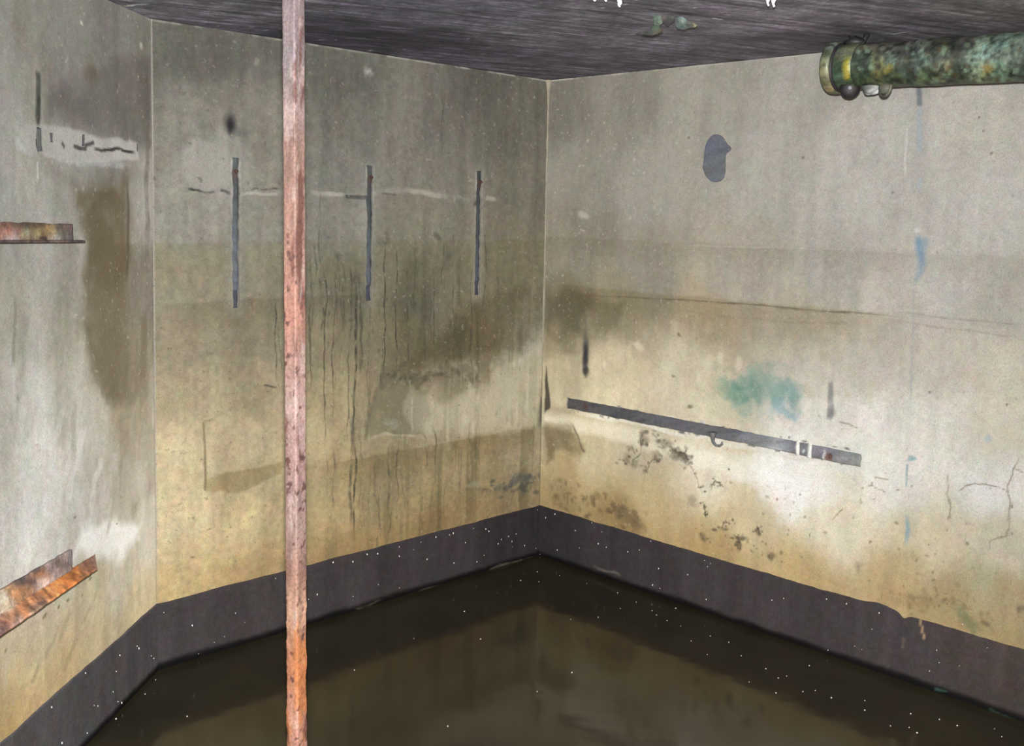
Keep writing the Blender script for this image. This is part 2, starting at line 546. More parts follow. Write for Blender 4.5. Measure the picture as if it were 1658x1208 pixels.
# ------------------------------------------------------------------ wall paint
def paint_mid(p):
    p.controls([
        (260, 60, (105, 103, 92)), (350, 85, (98, 95, 86)), (300, 200, (138, 134, 122)), (420, 180, (128, 124, 112)),
        (335, 270, (158, 154, 143)), (300, 360, (152, 149, 137)), (430, 360, (135, 132, 118)), (300, 450, (155, 148, 124)),
        (430, 440, (140, 134, 116)), (300, 560, (160, 149, 120)), (430, 540, (140, 130, 104)), (300, 640, (185, 170, 132)),
        (420, 640, (165, 151, 118)), (290, 740, (215, 198, 152)), (400, 720, (195, 178, 138)), (290, 840, (220, 202, 155)),
        (400, 850, (205, 185, 135)), (300, 930, (212, 190, 138)), (430, 910, (190, 165, 115)), (400, 780, (190, 172, 128)),
        (560, 110, (105, 103, 93)), (560, 200, (118, 115, 104)), (700, 200, (112, 108, 98)), (830, 200, (100, 97, 86)),
        (540, 260, (128, 126, 116)), (680, 270, (122, 118, 106)), (830, 300, (108, 104, 90)), (540, 370, (132, 130, 118)),
        (680, 380, (120, 116, 100)), (820, 400, (112, 106, 88)), (540, 470, (124, 120, 100)), (680, 480, (112, 108, 88)),
        (820, 470, (108, 101, 80)), (520, 560, (140, 130, 100)), (650, 560, (118, 109, 82)), (780, 550, (114, 104, 78)),
        (860, 540, (132, 126, 107)), (520, 660, (170, 155, 115)), (640, 670, (152, 140, 110)), (740, 655, (168, 158, 133)),
        (840, 600, (160, 152, 128)), (850, 660, (168, 160, 132)), (520, 760, (172, 154, 110)), (640, 770, (140, 127, 92)),
        (760, 740, (154, 138, 100)), (840, 720, (150, 136, 105)), (540, 850, (178, 156, 108)), (660, 830, (150, 131, 88)),
        (780, 790, (145, 127, 88)), (850, 780, (138, 125, 94)), (460, 60, (96, 94, 86)), (780, 125, (92, 89, 80)),
        (560, 900, (165, 142, 95)), (700, 855, (140, 120, 80))], soft=.065)
    p.mottle(.24, .03, 3)
    # level marks of earlier flooding
    p.tide(265, 392, (.96, .955, .90), fade=.30, edge=.006)
    p.tide(265, 491, (.90, .89, .86), fade=.14, edge=.006, srange=((215, 491), (640, 470)))
    p.poly([(740, 520), (790, 480), (884, 462), (884, 535), (820, 560), (700, 600), (640, 590)], (.84, .82, .76), .8, .03, .12, True)
    p.tide(860, 691, (.88, .86, .80), fade=.16, edge=.004, srange=((500, 700), (895, 690)))
    # dirty run-off from the top
    n = fbm(p.S, p.Z, 30, 1.2, 4, 40)
    zz = smooth(.75, 1.45, p.Z)
    p.mul(.45 * smooth(.55, .72, n) * (1 - zz) * smooth(MIDW.hit(380, 500)[0] * -1, -.2, -p.S), (.62, .64, .58))
    # plaster patch left of the first batten
    p.blob(333, 268, 46, 44, (172, 168, 158), .6, .75, .04)
    p.blob(372, 200, 14, 30, (38, 36, 40), .85, .05, .03)
    p.blob(372, 203, 6, 20, (24, 23, 27), .8, .1, .01)
    p.blob(390, 215, 24, 14, (90, 92, 92), .4, .1, .03)
    # horizontal joint with spalled lips
    p.line([(300, 303), (380, 308), (460, 312), (600, 315), (700, 314), (835, 323)], .013, (150, 147, 136), .75, .06, 1.0, True, 6)
    p.line([(385, 312), (455, 316)], .006, (196, 192, 180), .7, .03, .4)
    p.line([(500, 311), (560, 315)], .010, (178, 174, 160), .75, .03, .5)
    p.line([(662, 312), (718, 317)], .012, (172, 165, 146), .8, .03, .5)
    p.line([(785, 318), (805, 322)], .012, (160, 156, 136), .8, .03, .4)
    p.line([(302, 307), (330, 308), (346, 308)], .006, (56, 58, 56), .95, .05, .5)
    p.line([(354, 307), (377, 311)], .007, (58, 62, 62), .95, .05, .4)
    p.line([(405, 307), (456, 308)], .0035, (70, 68, 62), .8, .05, .7)
    p.line([(556, 317), (575, 318), (596, 318)], .009, (64, 66, 66), .95, .03, .3)
    p.line([(620, 316), (645, 320)], .003, (75, 65, 58), .7, .04, .6)
    # pale lime halos round the batten slots
    for (s0, s1, z0, z1), a in zip(BAT, (.9, .6, .7)):
        dx = np.maximum(np.maximum(s0 - p.S, p.S - s1), 0); dz = np.maximum(np.maximum(z0 - p.Z, p.Z - z1), 0)
        d = np.hypot(dx, dz) + p.wx * .010
        up = .35 + .65 * smooth(z0 + .25, z1, p.Z)
        p.mix(.75 * a * up * (1 - smooth(.002, .012, d)) * smooth(.25, .6, fbm(p.S, p.Z, 30, 30, 3, 88)), (196, 193, 186))
        p.mix(.30 * a * (1 - smooth(.01, .05, d)), (165, 163, 156))
    p.blob(774, 327, 7, 10, (74, 72, 66), .9, .3, .04, .4)
    p.blob(594, 318, 8, 7, (78, 80, 80), .8, .3, .04, .4)
    p.blob(380, 262, 10, 8, (206, 204, 198), .6, .5, .04, .4)
    p.blob(598, 118, 9, 12, (182, 180, 172), .8, .2, .06, .5)
    p.blob(417, 100, 8, 8, (150, 148, 136), .7, .2, .06, .5)
    # black runs, wriggling
    drips = [(447, 480, 620, .003, .7), (455, 540, 600, .003, .5), (527, 430, 740, .003, .85), (540, 440, 640, .003, .6),
             (553, 450, 600, .0025, .5), (575, 430, 890, .006, .75), (565, 560, 720, .004, .5), (598, 490, 560, .003, .5),
             (622, 380, 615, .0032, .9), (641, 400, 605, .003, .8), (600, 620, 660, .003, .4), (505, 440, 640, .003, .5),
             (702, 430, 610, .004, .5), (688, 460, 600, .003, .4), (735, 440, 600, .003, .4), (660, 430, 520, .0025, .5),
             (630, 720, 870, .007, .5), (643, 720, 820, .004, .5), (705, 640, 790, .005, .45), (570, 660, 860, .008, .5),
             (690, 700, 760, .004, .4), (540, 720, 830, .006, .35), (612, 800, 900, .006, .3), (760, 690, 760, .004, .3),
             (806, 430, 520, .004, .3), (520, 300, 430, .004, .3), (715, 130, 260, .004, .3), (560, 240, 330, .004, .2)]
    r = np.random.RandomState(4)
    for x, y0, y1, w, a in drips:
        k = 7
        ys = np.linspace(y0, y1, k)
        pts = [(x + r.uniform(-3, 3) * (.5 if w < .004 else 1), float(y)) for y in ys]
        p.line(pts, w, (50, 48, 38), a, .03, .75, True, int(x) % 13)
    for i in range(46):
        x = r.uniform(500, 790); y0 = r.uniform(370, 560); y1 = y0 + r.uniform(40, 160)
        pts = [(x + r.uniform(-2, 2), float(y)) for y in np.linspace(y0, y1, 5)]
        p.line(pts, r.uniform(.002, .005), (62, 60, 48), r.uniform(.25, .6), .03, .9, True, i % 11)
    for i in range(22):
        x = r.uniform(510, 780); y0 = r.uniform(640, 800); y1 = y0 + r.uniform(30, 100)
        p.line([(x + r.uniform(-2, 2), float(y)) for y in np.linspace(y0, y1, 4)], r.uniform(.003, .007), (78, 72, 54), r.uniform(.2, .45), .03, .8, True, i % 9)
    for i in range(26):
        x = r.uniform(500, 770); y = r.uniform(380, 600)
        p.blob(x, y, r.uniform(3, 7), r.uniform(5, 16), (72, 70, 58), r.uniform(.2, .5), .1, .06, .6)
    # dark wash between pole and second batten
    p.blob(560, 480, 60, 110, (.84, .85, .80), .7, .1, .2, 0, True)
    p.blob(660, 480, 60, 120, (.84, .85, .80), .7, .1, .2, 0, True)
    p.blob(720, 555, 90, 50, (.88, .87, .82), .7, .1, .2, 0, True)
    # smoky double arch and the pale bloom under and beside it
    p.poly([(700, 700), (690, 650), (720, 632), (770, 625), (800, 600), (850, 575), (884, 540), (884, 690), (800, 700)], (186, 177, 148), .60, .035, .14, False, .5)
    p.poly([(490, 690), (520, 660), (545, 700), (540, 735), (490, 745)], (206, 190, 142), .5, .03, .1)
    p.poly([(596, 690), (606, 655), (618, 612), (650, 605), (672, 616), (690, 640), (690, 700), (620, 706)], (116, 109, 82), .8, .022, .07, False, .45)
    p.line([(592, 712), (600, 672), (610, 640), (618, 614)], .013, (92, 86, 64), .6, .05, .6)
    p.line([(616, 612), (635, 605), (655, 606), (675, 617), (695, 634)], .026, (86, 79, 60), .55, .12, .7)
    p.line([(686, 622), (700, 608), (725, 604), (750, 610), (772, 620)], .034, (92, 85, 64), .5, .12, .7)
    p.poly([(690, 640), (700, 612), (730, 606), (768, 620), (750, 645), (715, 655)], (.72, .71, .64), .8, .025, .08, True, .5)
    p.mould([(618, 612), (650, 606), (676, 616), (700, 608), (735, 606), (770, 620)], 60, 6, (72, 66, 50), 3, 2, 7, .5)
    p.poly([(660, 632), (672, 630), (690, 650), (694, 690), (664, 700), (656, 660)], (184, 177, 154), .5, .02, .08, False, .6)
    p.line([(668, 640), (667, 700)], .005, (200, 194, 176), .45, .03, .6)
    p.line([(600, 706), (640, 704), (690, 704)], .007, (190, 184, 160), .6, .03, .6)
    p.blob(632, 690, 26, 12, (150, 150, 134), .5, .2, .08, .5)
    for i in range(40):
        x = r.uniform(750, 882); y = r.uniform(580, 690)
        p.blob(x, y, r.uniform(2, 6), r.uniform(6, 20), (198, 190, 164) if r.rand() < .6 else (120, 112, 86), r.uniform(.2, .5), .1, .06, .5)
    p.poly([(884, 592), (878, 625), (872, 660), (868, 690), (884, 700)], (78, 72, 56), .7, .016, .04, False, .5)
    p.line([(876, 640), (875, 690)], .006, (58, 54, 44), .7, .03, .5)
    p.blob(820, 640, 50, 45, (178, 172, 148), .5, .1, .15, .5)
    p.blob(865, 565, 30, 40, (172, 168, 150), .5, .1, .15, .5)
    p.mould([(790, 780), (815, 792), (850, 795), (865, 770)], 40, 7, (66, 68, 66), 4, 2, 8, .6)
    p.blob(820, 790, 40, 12, (64, 66, 64), .5, .1, .14, .6)
    p.blob(845, 780, 20, 14, (72, 74, 72), .6, .1, .12, .5)
    p.blob(770, 790, 22, 10, (150, 146, 130), .5, .2, .12, .4)
    # darker repair patch low on the left
    p.poly([(328, 685), (331, 683), (333, 795), (329, 795)], (120, 100, 66), .6, .003, .02)
    p.poly([(331, 775), (420, 755), (460, 748), (455, 765), (395, 795), (332, 797)], (.84, .82, .75), .9, .006, .03, True)
    p.line([(330, 683), (345, 678)], .003, (120, 104, 72), .7, .02, .3)
    p.blob(308, 973, 7, 12, (150, 122, 66), .7, .3, .03)
    p.line([(425, 626), (447, 628)], .005, (60, 56, 44), .8, .04, .5)
    # arrises
    p.mix(.75 * (1 - smooth(.003, .009, H - p.Z)) * smooth(.35, .6, fbm(p.S, p.Z, 14, 1, 3, 60)), (170, 170, 158))
    p.mix(.8 * (1 - smooth(.002, .008, LMID - p.S)) * (.6 + .4 * smooth(.3, .6, p.Z)), (190, 182, 172))
    sp = fbm(p.S, p.Z, 90, 90, 2, 70)
    p.mix(.5 * smooth(.80, .86, sp), (170, 164, 150))
    p.mix(.35 * (1 - smooth(.13, .17, sp)), (70, 66, 54))


def paint_right(p):
    p.controls([
        (910, 160, (108, 104, 94)), (1000, 150, (125, 121, 110)), (1150, 150, (150, 146, 134)), (1300, 130, (165, 161, 150)),
        (1450, 200, (190, 186, 177)), (1600, 200, (198, 193, 180)), (950, 280, (130, 126, 114)), (1050, 300, (150, 146, 134)),
        (1250, 280, (172, 168, 157)), (1400, 300, (185, 181, 172)), (1600, 320, (202, 197, 188)), (930, 400, (120, 115, 100)),
        (1050, 430, (140, 134, 118)), (1200, 440, (165, 158, 143)), (1350, 440, (180, 174, 164)), (1550, 450, (200, 195, 186)),
        (920, 500, (108, 101, 80)), (1000, 510, (135, 126, 102)), (1150, 520, (160, 148, 120)), (1300, 520, (180, 172, 152)),
        (1450, 520, (198, 190, 178)), (1620, 510, (190, 183, 170)), (910, 600, (160, 150, 120)), (1000, 600, (185, 172, 140)),
        (1120, 610, (200, 190, 162)), (1350, 600, (205, 198, 182)), (1500, 600, (212, 205, 188)), (1620, 600, (212, 204, 182)),
        (1000, 640, (200, 188, 155)), (1120, 650, (212, 202, 172)), (1350, 670, (225, 220, 208)), (1500, 680, (235, 231, 218)),
        (1620, 690, (225, 218, 195)), (950, 720, (185, 172, 135)), (1030, 720, (178, 168, 138)), (1150, 760, (225, 216, 190)),
        (1280, 780, (250, 248, 240)), (1450, 780, (245, 241, 230)), (1600, 780, (243, 240, 230)), (920, 770, (165, 146, 100)),
        (1050, 820, (180, 160, 115)), (1200, 850, (205, 188, 145)), (1350, 850, (235, 225, 195)), (1500, 880, (230, 218, 180)),
        (1620, 880, (225, 215, 185)), (1150, 885, (180, 157, 107)), (1300, 920, (205, 182, 130)), (1450, 940, (205, 182, 130)),
        (1550, 970, (185, 166, 118)), (1640, 1000, (195, 175, 125)), (1000, 850, (142, 122, 80)), (900, 700, (150, 140, 112)),
        (1400, 700, (238, 234, 224)), (900, 800, (140, 124, 86))], soft=.065)
    p.mottle(.13, .022, 13)
    p.tide(1400, 405, (.95, .945, .93), fade=.12, edge=.005)
    p.tide(1200, 487, (.93, .91, .85), fade=.20, edge=.005, srange=((880, 480), (1500, 520)))
    p.line([(1085, 397), (1250, 401), (1400, 405), (1658, 424)], .003, (198, 192, 178), .4, .01, .5)
    p.line([(930, 478), (1060, 483), (1200, 492), (1350, 505), (1450, 512)], .004, (96, 86, 66), .75, .008, .5)
    p.line([(1450, 505), (1560, 518), (1658, 527)], .004, (160, 150, 136), .6, .01, .5)
    p.line([(1430, 518), (1560, 535), (1658, 548)], .004, (165, 155, 140), .5, .01, .5)
    p.line([(1060, 500), (1250, 520), (1400, 525)], .006, (140, 128, 104), .4, .015, .5)
    # dark shoulder beside the corner
    p.poly([(884, 470), (960, 478), (1010, 500), (1000, 530), (940, 555), (884, 590)], (.80, .79, .74), .8, .03, .1, True)
    # pale bloom down the corner
    p.blob(960, 660, 130, 20, (212, 202, 172), .35, .2, .1)
    r3 = np.random.RandomState(15)
    for x, y, rx, ry in [(1133, 608, 6, 20), (1150, 590, 8, 16), (1170, 585, 8, 14), (1198, 590, 8, 18), (1450, 645, 6, 12), (1444, 640, 5, 10), (980, 590, 5, 8), (1035, 560, 12, 10)]:
        p.blob(x, y, rx, ry, (222, 213, 186), .55, .2, .05, .4)
    for i in range(60):
        x = r3.uniform(900, 1420); y = r3.uniform(520, 650)
        p.blob(x, y, r3.uniform(6, 16), r3.uniform(12, 34), (208, 197, 166) if r3.rand() < .55 else (166, 150, 112), r3.uniform(.12, .3), .0, .08, .4)
    # soot runs
    p.blob(948, 575, 8, 46, (40, 40, 44), .95, .15, .02)
    p.blob(949, 603, 8, 14, (40, 42, 40), .8, .2, .04, .4)
    p.line([(948, 500), (948, 560)], .008, (100, 96, 84), .5, .01, .3)
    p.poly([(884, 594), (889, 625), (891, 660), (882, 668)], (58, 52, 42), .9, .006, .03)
    p.line([(1346, 615), (1345, 650), (1343, 685)], .014, (142, 142, 140), .8, .02, .35)
    p.blob(1345, 672, 9, 14, (128, 130, 128), .6, .1, .05, .3)
    p.line([(1315, 380), (1312, 480)], .016, (165, 162, 162), .5, .02, .4)
    # verdigris
    p.blob(1225, 636, 92, 44, (110, 156, 142), .60, .0, .14, .45)
    p.blob(1195, 632, 42, 26, (78, 134, 116), .65, .05, .10, .4)
    p.blob(1272, 640, 36, 40, (96, 150, 146), .45, .05, .10, .5)
    p.blob(1265, 668, 40, 20, (140, 182, 196), .6, .05, .10, .5)
    p.blob(1160, 625, 26, 16, (176, 178, 140), .5, .1, .1, .4)
    # blue-green stain below the pipe hanger
    p.line([(1487, 138), (1487, 176)], .011, (112, 118, 126), .85, .01, .2)
    p.line([(1487, 170), (1488, 255)], .012, (172, 184, 192), .75, .02, .4)
    p.line([(1489, 285), (1490, 310)], .012, (180, 190, 200), .6, .02, .4)
    p.line([(1468, 200), (1464, 290)], .005, (222, 220, 216), .7, .01, .3)
    p.poly([(1482, 388), (1505, 392), (1496, 410), (1489, 440), (1480, 462), (1480, 420)], (142, 168, 190), .75, .012, .05)
    p.blob(1487, 410, 8, 34, (126, 158, 186), .7, .0, .05, .4)
    p.blob(1487, 376, 8, 7, (228, 226, 222), .8, .2, .04)
    p.line([(1480, 455), (1477, 560), (1474, 660)], .005, (176, 182, 184), .6, .01, .4)
    p.blob(1476, 746, 10, 9, (120, 166, 178), .85, .1, .05, .5)
    p.line([(1470, 750), (1467, 790)], .004, (140, 170, 176), .7, .01, .4)
    p.blob(1468, 858, 6, 34, (150, 182, 188), .85, .2, .03)
    p.blob(1600, 712, 9, 10, (180, 200, 210), .6, .1, .05, .5)
    # light bloom under the batten
    p.poly([(880, 668), (930, 672), (1060, 700), (1170, 735), (1260, 755), (1400, 775), (1400, 800), (1250, 780), (1120, 755), (1000, 712), (880, 690)],
           (236, 229, 206), .55, .02, .05, False, .3)
    p.blob(1270, 775, 130, 42, (255, 254, 252), .85, .1, .12, .3)
    p.blob(1150, 742, 55, 12, (246, 240, 222), .7, .2, .06, .3)
    p.line([(1090, 745), (1140, 752), (1210, 762)], .012, (240, 234, 214), .8, .03, .3)
    p.blob(1200, 728, 45, 9, (214, 196, 160), .55, .2, .05)
    p.blob(1590, 800, 70, 60, (252, 250, 245), .7, .1, .1, .3)
    p.line([(925, 664), (1040, 688), (1150, 712), (1260, 735), (1390, 760)], .012, (230, 227, 216), .75, .04, .6)
    r2 = np.random.RandomState(6)
    for i in range(90):
        t = r2.rand(); up_ = r2.rand() < .5
        x = 918 + 476 * t
        y = (645 + 88 * t) if up_ else (661.5 + 96 * t)
        p.blob(x, y, r2.uniform(2, 8), r2.uniform(1.2, 3.2), (104, 102, 104) if r2.rand() < .6 else (226, 222, 210), r2.uniform(.5, .95), .3, .03, .4)
    # wet stain in the corner below the batten
    p.poly([(884, 680), (925, 684), (935, 705), (946, 735), (930, 740), (905, 730), (884, 745)], (.74, .71, .63), .95, .022, .08, True, .3)
    p.line([(925, 684), (936, 705), (940, 728), (948, 736)], .006, (92, 84, 66), .8, .03, .4)
    p.blob(893, 725, 12, 24, (112, 96, 66), .7, .1, .06, .4)
    # mould and spalls
    rr = np.random.RandomState(9)
    for x, y, rx, ry, a in [(1045, 715, 10, 16, .5), (1060, 738, 12, 10, .6), (1020, 745, 14, 10, .6), (1090, 735, 22, 14, .6), (1075, 715, 20, 14, .45),
                            (1105, 740, 10, 14, .6), (1040, 755, 8, 12, .6), (1195, 875, 16, 6, .7), (1190, 885, 6, 12, .7), (1170, 858, 10, 6, .6),
                            (1222, 858, 5, 8, .7), (1140, 865, 10, 8, .5), (1242, 898, 10, 12, .6), (1000, 830, 26, 10, .5), (1020, 845, 28, 12, .5),
                            (1382, 910, 10, 10, .3), (1525, 978, 8, 8, .5), (1480, 960, 30, 14, .35), (1605, 1005, 12, 10, .4), (1655, 995, 8, 10, .5),
                            (1120, 810, 14, 10, .3), (1100, 548, 6, 4, .8), (1090, 607, 6, 4, .5), (1115, 660, 7, 5, .6)]:
        p.blob(x, y, rx, ry, (88, 76, 60), a, .1, .09, .5)
    for pts in [[(1112, 745), (1122, 765), (1130, 785), (1142, 798)], [(1150, 795), (1160, 780), (1166, 783), (1175, 793)],
                [(1132, 808), (1136, 825), (1142, 835)], [(1008, 748), (1025, 735), (1038, 720), (1050, 702)], [(1165, 850), (1175, 845), (1185, 848)],
                [(1180, 868), (1192, 872), (1195, 888), (1190, 895)], [(1220, 850), (1228, 865)], [(1085, 728), (1110, 733), (1112, 745)],
                [(1040, 760), (1048, 745), (1060, 742), (1066, 752)]]:
        p.line(pts, .0038, (74, 64, 52), .7, .09, .9, True, 2)
        p.mould(pts, 9, 3.0, (64, 56, 46), int(pts[0][0]))
    for pts in [[(1648, 735), (1640, 760), (1632, 790), (1634, 820), (1636, 850), (1628, 870), (1605, 880), (1600, 898)],
                [(1632, 790), (1600, 780), (1560, 790), (1545, 800)], [(1640, 760), (1658, 770)], [(1365, 820), (1352, 835), (1345, 842)],
                [(1405, 788), (1440, 797)], [(1415, 772), (1445, 775)], [(1535, 770), (1530, 800), (1540, 845)], [(1355, 685), (1375, 690), (1392, 696)]]:
        p.line(pts, .003, (150, 136, 112), .8, .04, .4, True, 4)
    p.mould([(1015, 748), (1045, 712), (1075, 718), (1100, 735), (1110, 745)], 60, 9, (84, 76, 64), 5, 1.5, 5, .6)
    p.mould([(1120, 850), (1190, 880), (1245, 895)], 30, 12, (92, 78, 56), 6, 1.5, 4, .6)
    p.mould([(900, 800), (960, 815), (1040, 850)], 70, 11, (88, 74, 50), 7, 2, 8, .4)
    p.mould([(1450, 960), (1530, 975), (1640, 1010)], 34, 12, (128, 106, 66), 8, 2, 7, .5)
    for i in range(70):
        x = rr.uniform(1180, 1650); y = rr.uniform(780, 1000)
        if y < 815 + .3 * (x - 875) - 20:
            p.blob(x, y, rr.uniform(2, 4), rr.uniform(2, 5), (120, 104, 74), rr.uniform(.3, .7), .2, .05)
    # green algae above the black coat
    p.blob(1568, 1000, 40, 24, (118, 136, 92), .6, .0, .12, .4)
    p.blob(1590, 945, 55, 45, (196, 196, 156), .45, .0, .12, .3)
    p.blob(1480, 972, 60, 20, (150, 126, 82), .5, .0, .1, .3)
    p.blob(942, 350, 10, 9, (176, 172, 158), .6, .1, .06, .5)
    for x, y in [(1115, 223), (1300, 255), (1585, 190), (1592, 212), (1605, 248), (1445, 312), (1180, 760), (1505, 635), (1630, 655)]:
        p.blob(x, y, 3, 3, (90, 84, 78), .8, .2, .0)
    p.mix(.6 * (1 - smooth(.003, .009, H - p.Z)) * smooth(.35, .6, fbm(p.S, p.Z, 14, 1, 3, 66)), (186, 184, 172))
    sp = fbm(p.S, p.Z, 90, 90, 2, 75)
    p.mix(.4 * smooth(.80, .86, sp), (205, 198, 182))
    p.mix(.25 * (1 - smooth(.11, .15, sp)), (110, 102, 86))


def paint_left(p):
    p.controls([
        (20, 40, (150, 148, 138)), (120, 40, (130, 128, 120)), (210, 60, (112, 110, 103)), (30, 130, (158, 156, 147)), (120, 150, (128, 124, 118)),
        (210, 150, (112, 108, 101)), (20, 220, (168, 166, 156)), (40, 300, (172, 170, 160)), (110, 300, (158, 155, 146)), (170, 250, (130, 127, 120)),
        (225, 330, (148, 144, 134)), (40, 350, (170, 168, 160)), (60, 420, (175, 172, 163)), (110, 400, (162, 159, 150)), (130, 460, (160, 156, 145)),
        (180, 480, (128, 118, 96)), (225, 480, (120, 112, 98)), (30, 520, (185, 182, 168)), (110, 540, (168, 164, 148)), (190, 560, (135, 126, 104)),
        (230, 600, (130, 120, 98)), (40, 640, (205, 203, 192)), (130, 640, (185, 181, 166)), (210, 660, (160, 150, 125)), (50, 760, (220, 218, 208)),
        (150, 760, (190, 186, 175)), (225, 760, (165, 156, 135)), (40, 860, (225, 223, 215)), (130, 850, (205, 202, 192)), (232, 880, (190, 182, 165)),
        (70, 920, (215, 213, 205)), (200, 930, (195, 187, 168)), (60, 1030, (205, 190, 155)), (150, 1000, (190, 178, 145)), (230, 960, (190, 178, 145)),
        (40, 1100, (212, 190, 140)), (110, 1060, (205, 185, 140)), (15, 1180, (214, 188, 130)), (180, 20, (114, 111, 105)), (30, 1130, (212, 188, 135))],
        soft=.065)
    p.c *= 1.03
    p.mottle(.16, .025, 23)
    p.tide(225, 395, (.86, .84, .80), fade=.12, edge=.01, srange=((246, 395), (120, 400)))
    n = fbm(p.S, p.Z, 6, 1.6, 5, 44)
    p.mul(.35 * smooth(.50, .72, n), (.80, .78, .70))
    p.mix(.30 * smooth(.55, .74, fbm(p.S, p.Z, 6, 3, 5, 48)) * (1 - smooth(.9, 1.4, p.Z)), (226, 224, 216))
    # brown damp column
    p.poly([(122, 294), (206, 288), (208, 350), (206, 420), (206, 540), (214, 640), (170, 650), (132, 520), (134, 380)], (98, 86, 60), .80, .045, .10, False, .55)
    p.blob(170, 420, 40, 110, (100, 88, 62), .5, .3, .15, .2)
    p.blob(174, 325, 36, 46, (84, 72, 48), .5, .1, .14, .4)
    p.line([(206, 290), (207, 350), (205, 470)], .010, (78, 68, 52), .6, .02, .5)
    p.poly([(140, 480), (200, 470), (215, 560), (205, 640), (150, 620)], (126, 116, 90), .55, .05, .1)
    p.line([(232, 500), (234, 560), (232, 620)], .03, (112, 100, 76), .6, .03, .4)
    # dark ragged streak running down beside the corner
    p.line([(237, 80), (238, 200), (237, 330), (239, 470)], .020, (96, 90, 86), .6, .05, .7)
    p.blob(150, 110, 16, 40, (100, 86, 66), .6, .1, .08)
    p.blob(140, 170, 70, 40, (108, 104, 98), .5, .2, .12, .3)
    p.blob(65, 40, 40, 30, (150, 150, 138), .5, .2, .1, .4)
    p.poly([(74, 150), (150, 105), (243, 90), (243, 235), (140, 218), (72, 203)], (.86, .85, .85), .9, .02, .05, True, .3)
    p.poly([(60, 268), (235, 272), (240, 292), (120, 300)], (.90, .89, .88), .8, .02, .06, True, .3)
    # chased-out strip with pale mortar
    p.poly([(28, 222), (40, 202), (70, 204), (140, 216), (224, 230), (226, 258), (150, 262), (60, 250), (30, 246)], (182, 180, 173), .85, .006, .025, False, .3)
    p.line([(28, 215), (30, 238), (45, 250)], .014, (202, 206, 204), .6, .05, .7)
    p.line([(40, 249), (80, 255), (140, 262)], .006, (196, 196, 192), .6, .03, .7)
    p.line([(120, 262), (150, 262), (210, 268)], .012, (176, 182, 182), .5, .02, .4)
    p.line([(118, 238), (142, 241)], .006, (60, 56, 54), .9, .02, .3)
    p.line([(148, 240), (190, 242), (222, 246)], .006, (46, 42, 42), .95, .02, .3)
    p.line([(223, 232), (223, 246)], .006, (70, 62, 70), .9, .0, .2)
    p.line([(136, 236), (148, 231), (152, 229)], .007, (56, 56, 56), .9, .03, .3)
    p.line([(99, 232), (105, 241)], .006, (84, 70, 68), .8, .02, .3)
    # soot run above the slot
    p.line([(62, 112), (62, 150), (63, 205)], .016, (70, 76, 66), .85, .015, .25)
    p.line([(63, 150), (63, 208)], .010, (54, 58, 52), .8, .01, .2)
    p.line([(83, 140), (84, 196)], .014, (112, 110, 106), .7, .02, .3)
    p.line([(62, 262), (62, 292)], .005, (224, 222, 220), .8, .01, .3)
    p.blob(228, 68, 4, 10, (176, 172, 160), .8, .2, .05, .5)
    p.blob(132, 42, 4, 5, (206, 202, 188), .8, .2, .05)
    p.line([(24, 480), (25, 530), (22, 600)], .010, (132, 132, 112), .6, .03, .4)
    # trowelled lime, slanting strokes low on the wall
    p.poly([(130, 850), (175, 840), (228, 856), (222, 880), (195, 900), (158, 908), (120, 890)], (246, 245, 240), .9, .025, .09, False, .25)
    for x, y in [(60, 760), (100, 800), (40, 830), (90, 720), (150, 800), (30, 700), (120, 760)]:
        p.line([(x - 10, y + 60), (x, y), (x + 16, y - 70)], .02, (232, 230, 222), .5, .05, .6)
    for x, y in [(200, 790), (215, 700), (120, 700), (180, 820)]:
        p.line([(x - 6, y + 60), (x, y), (x + 6, y - 60)], .016, (165, 158, 138), .5, .05, .6)
    for x, y in [(108, 1010), (85, 1035), (150, 985), (118, 1060), (60, 1080)]:
        p.line([(x - 14, y + 28), (x, y), (x + 10, y - 30)], .014, (165, 152, 116), .5, .05, .6)
    for x, y in [(145, 942), (134, 965), (112, 968), (95, 980), (70, 995), (12, 1048), (120, 840), (190, 850)]:
        p.blob(x, y, 4, 4, (110, 98, 72), .7, .2, .05, .5)
    p.mix(.7 * (1 - smooth(.003, .010, H - p.Z)) * smooth(.35, .6, fbm(p.S, p.Z, 14, 1, 3, 62)), (176, 174, 164))
    sp = fbm(p.S, p.Z, 90, 90, 2, 79)
    p.mix(.4 * smooth(.80, .86, sp), (205, 200, 186))
    p.mix(.25 * (1 - smooth(.11, .15, sp)), (100, 94, 80))


def hole_snaps(holes):
    return [v for h in holes for v in h[:2]], [v for h in holes for v in h[2:]]


ss, zs = hole_snaps(BAT)
build_wall('wall_back', MIDW, axis_lines(0, LMID, .0036, snaps=ss + [LMID]), axis_lines(ZB, H, .0036, snaps=zs + [H]), paint_mid, BAT)
ss, zs = hole_snaps([RAILR])
build_wall('wall_right', RIGHTW, axis_lines(0, 2.25, .0042, 4.2, snaps=ss), axis_lines(ZB, H, .0042, snaps=zs + [H]), paint_right, [RAILR], .02, (.16, .15, .13))
ss, zs = hole_snaps(SLOTS)
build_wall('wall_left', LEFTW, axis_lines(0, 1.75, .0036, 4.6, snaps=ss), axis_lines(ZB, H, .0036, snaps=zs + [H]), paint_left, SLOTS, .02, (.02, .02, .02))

# rear of the room, behind the camera
RE = C0 + DR * 4.2 + np.array([TC / 2, 0])
LE = L0 + DL * 4.6 + np.array([TL / 2, 0])


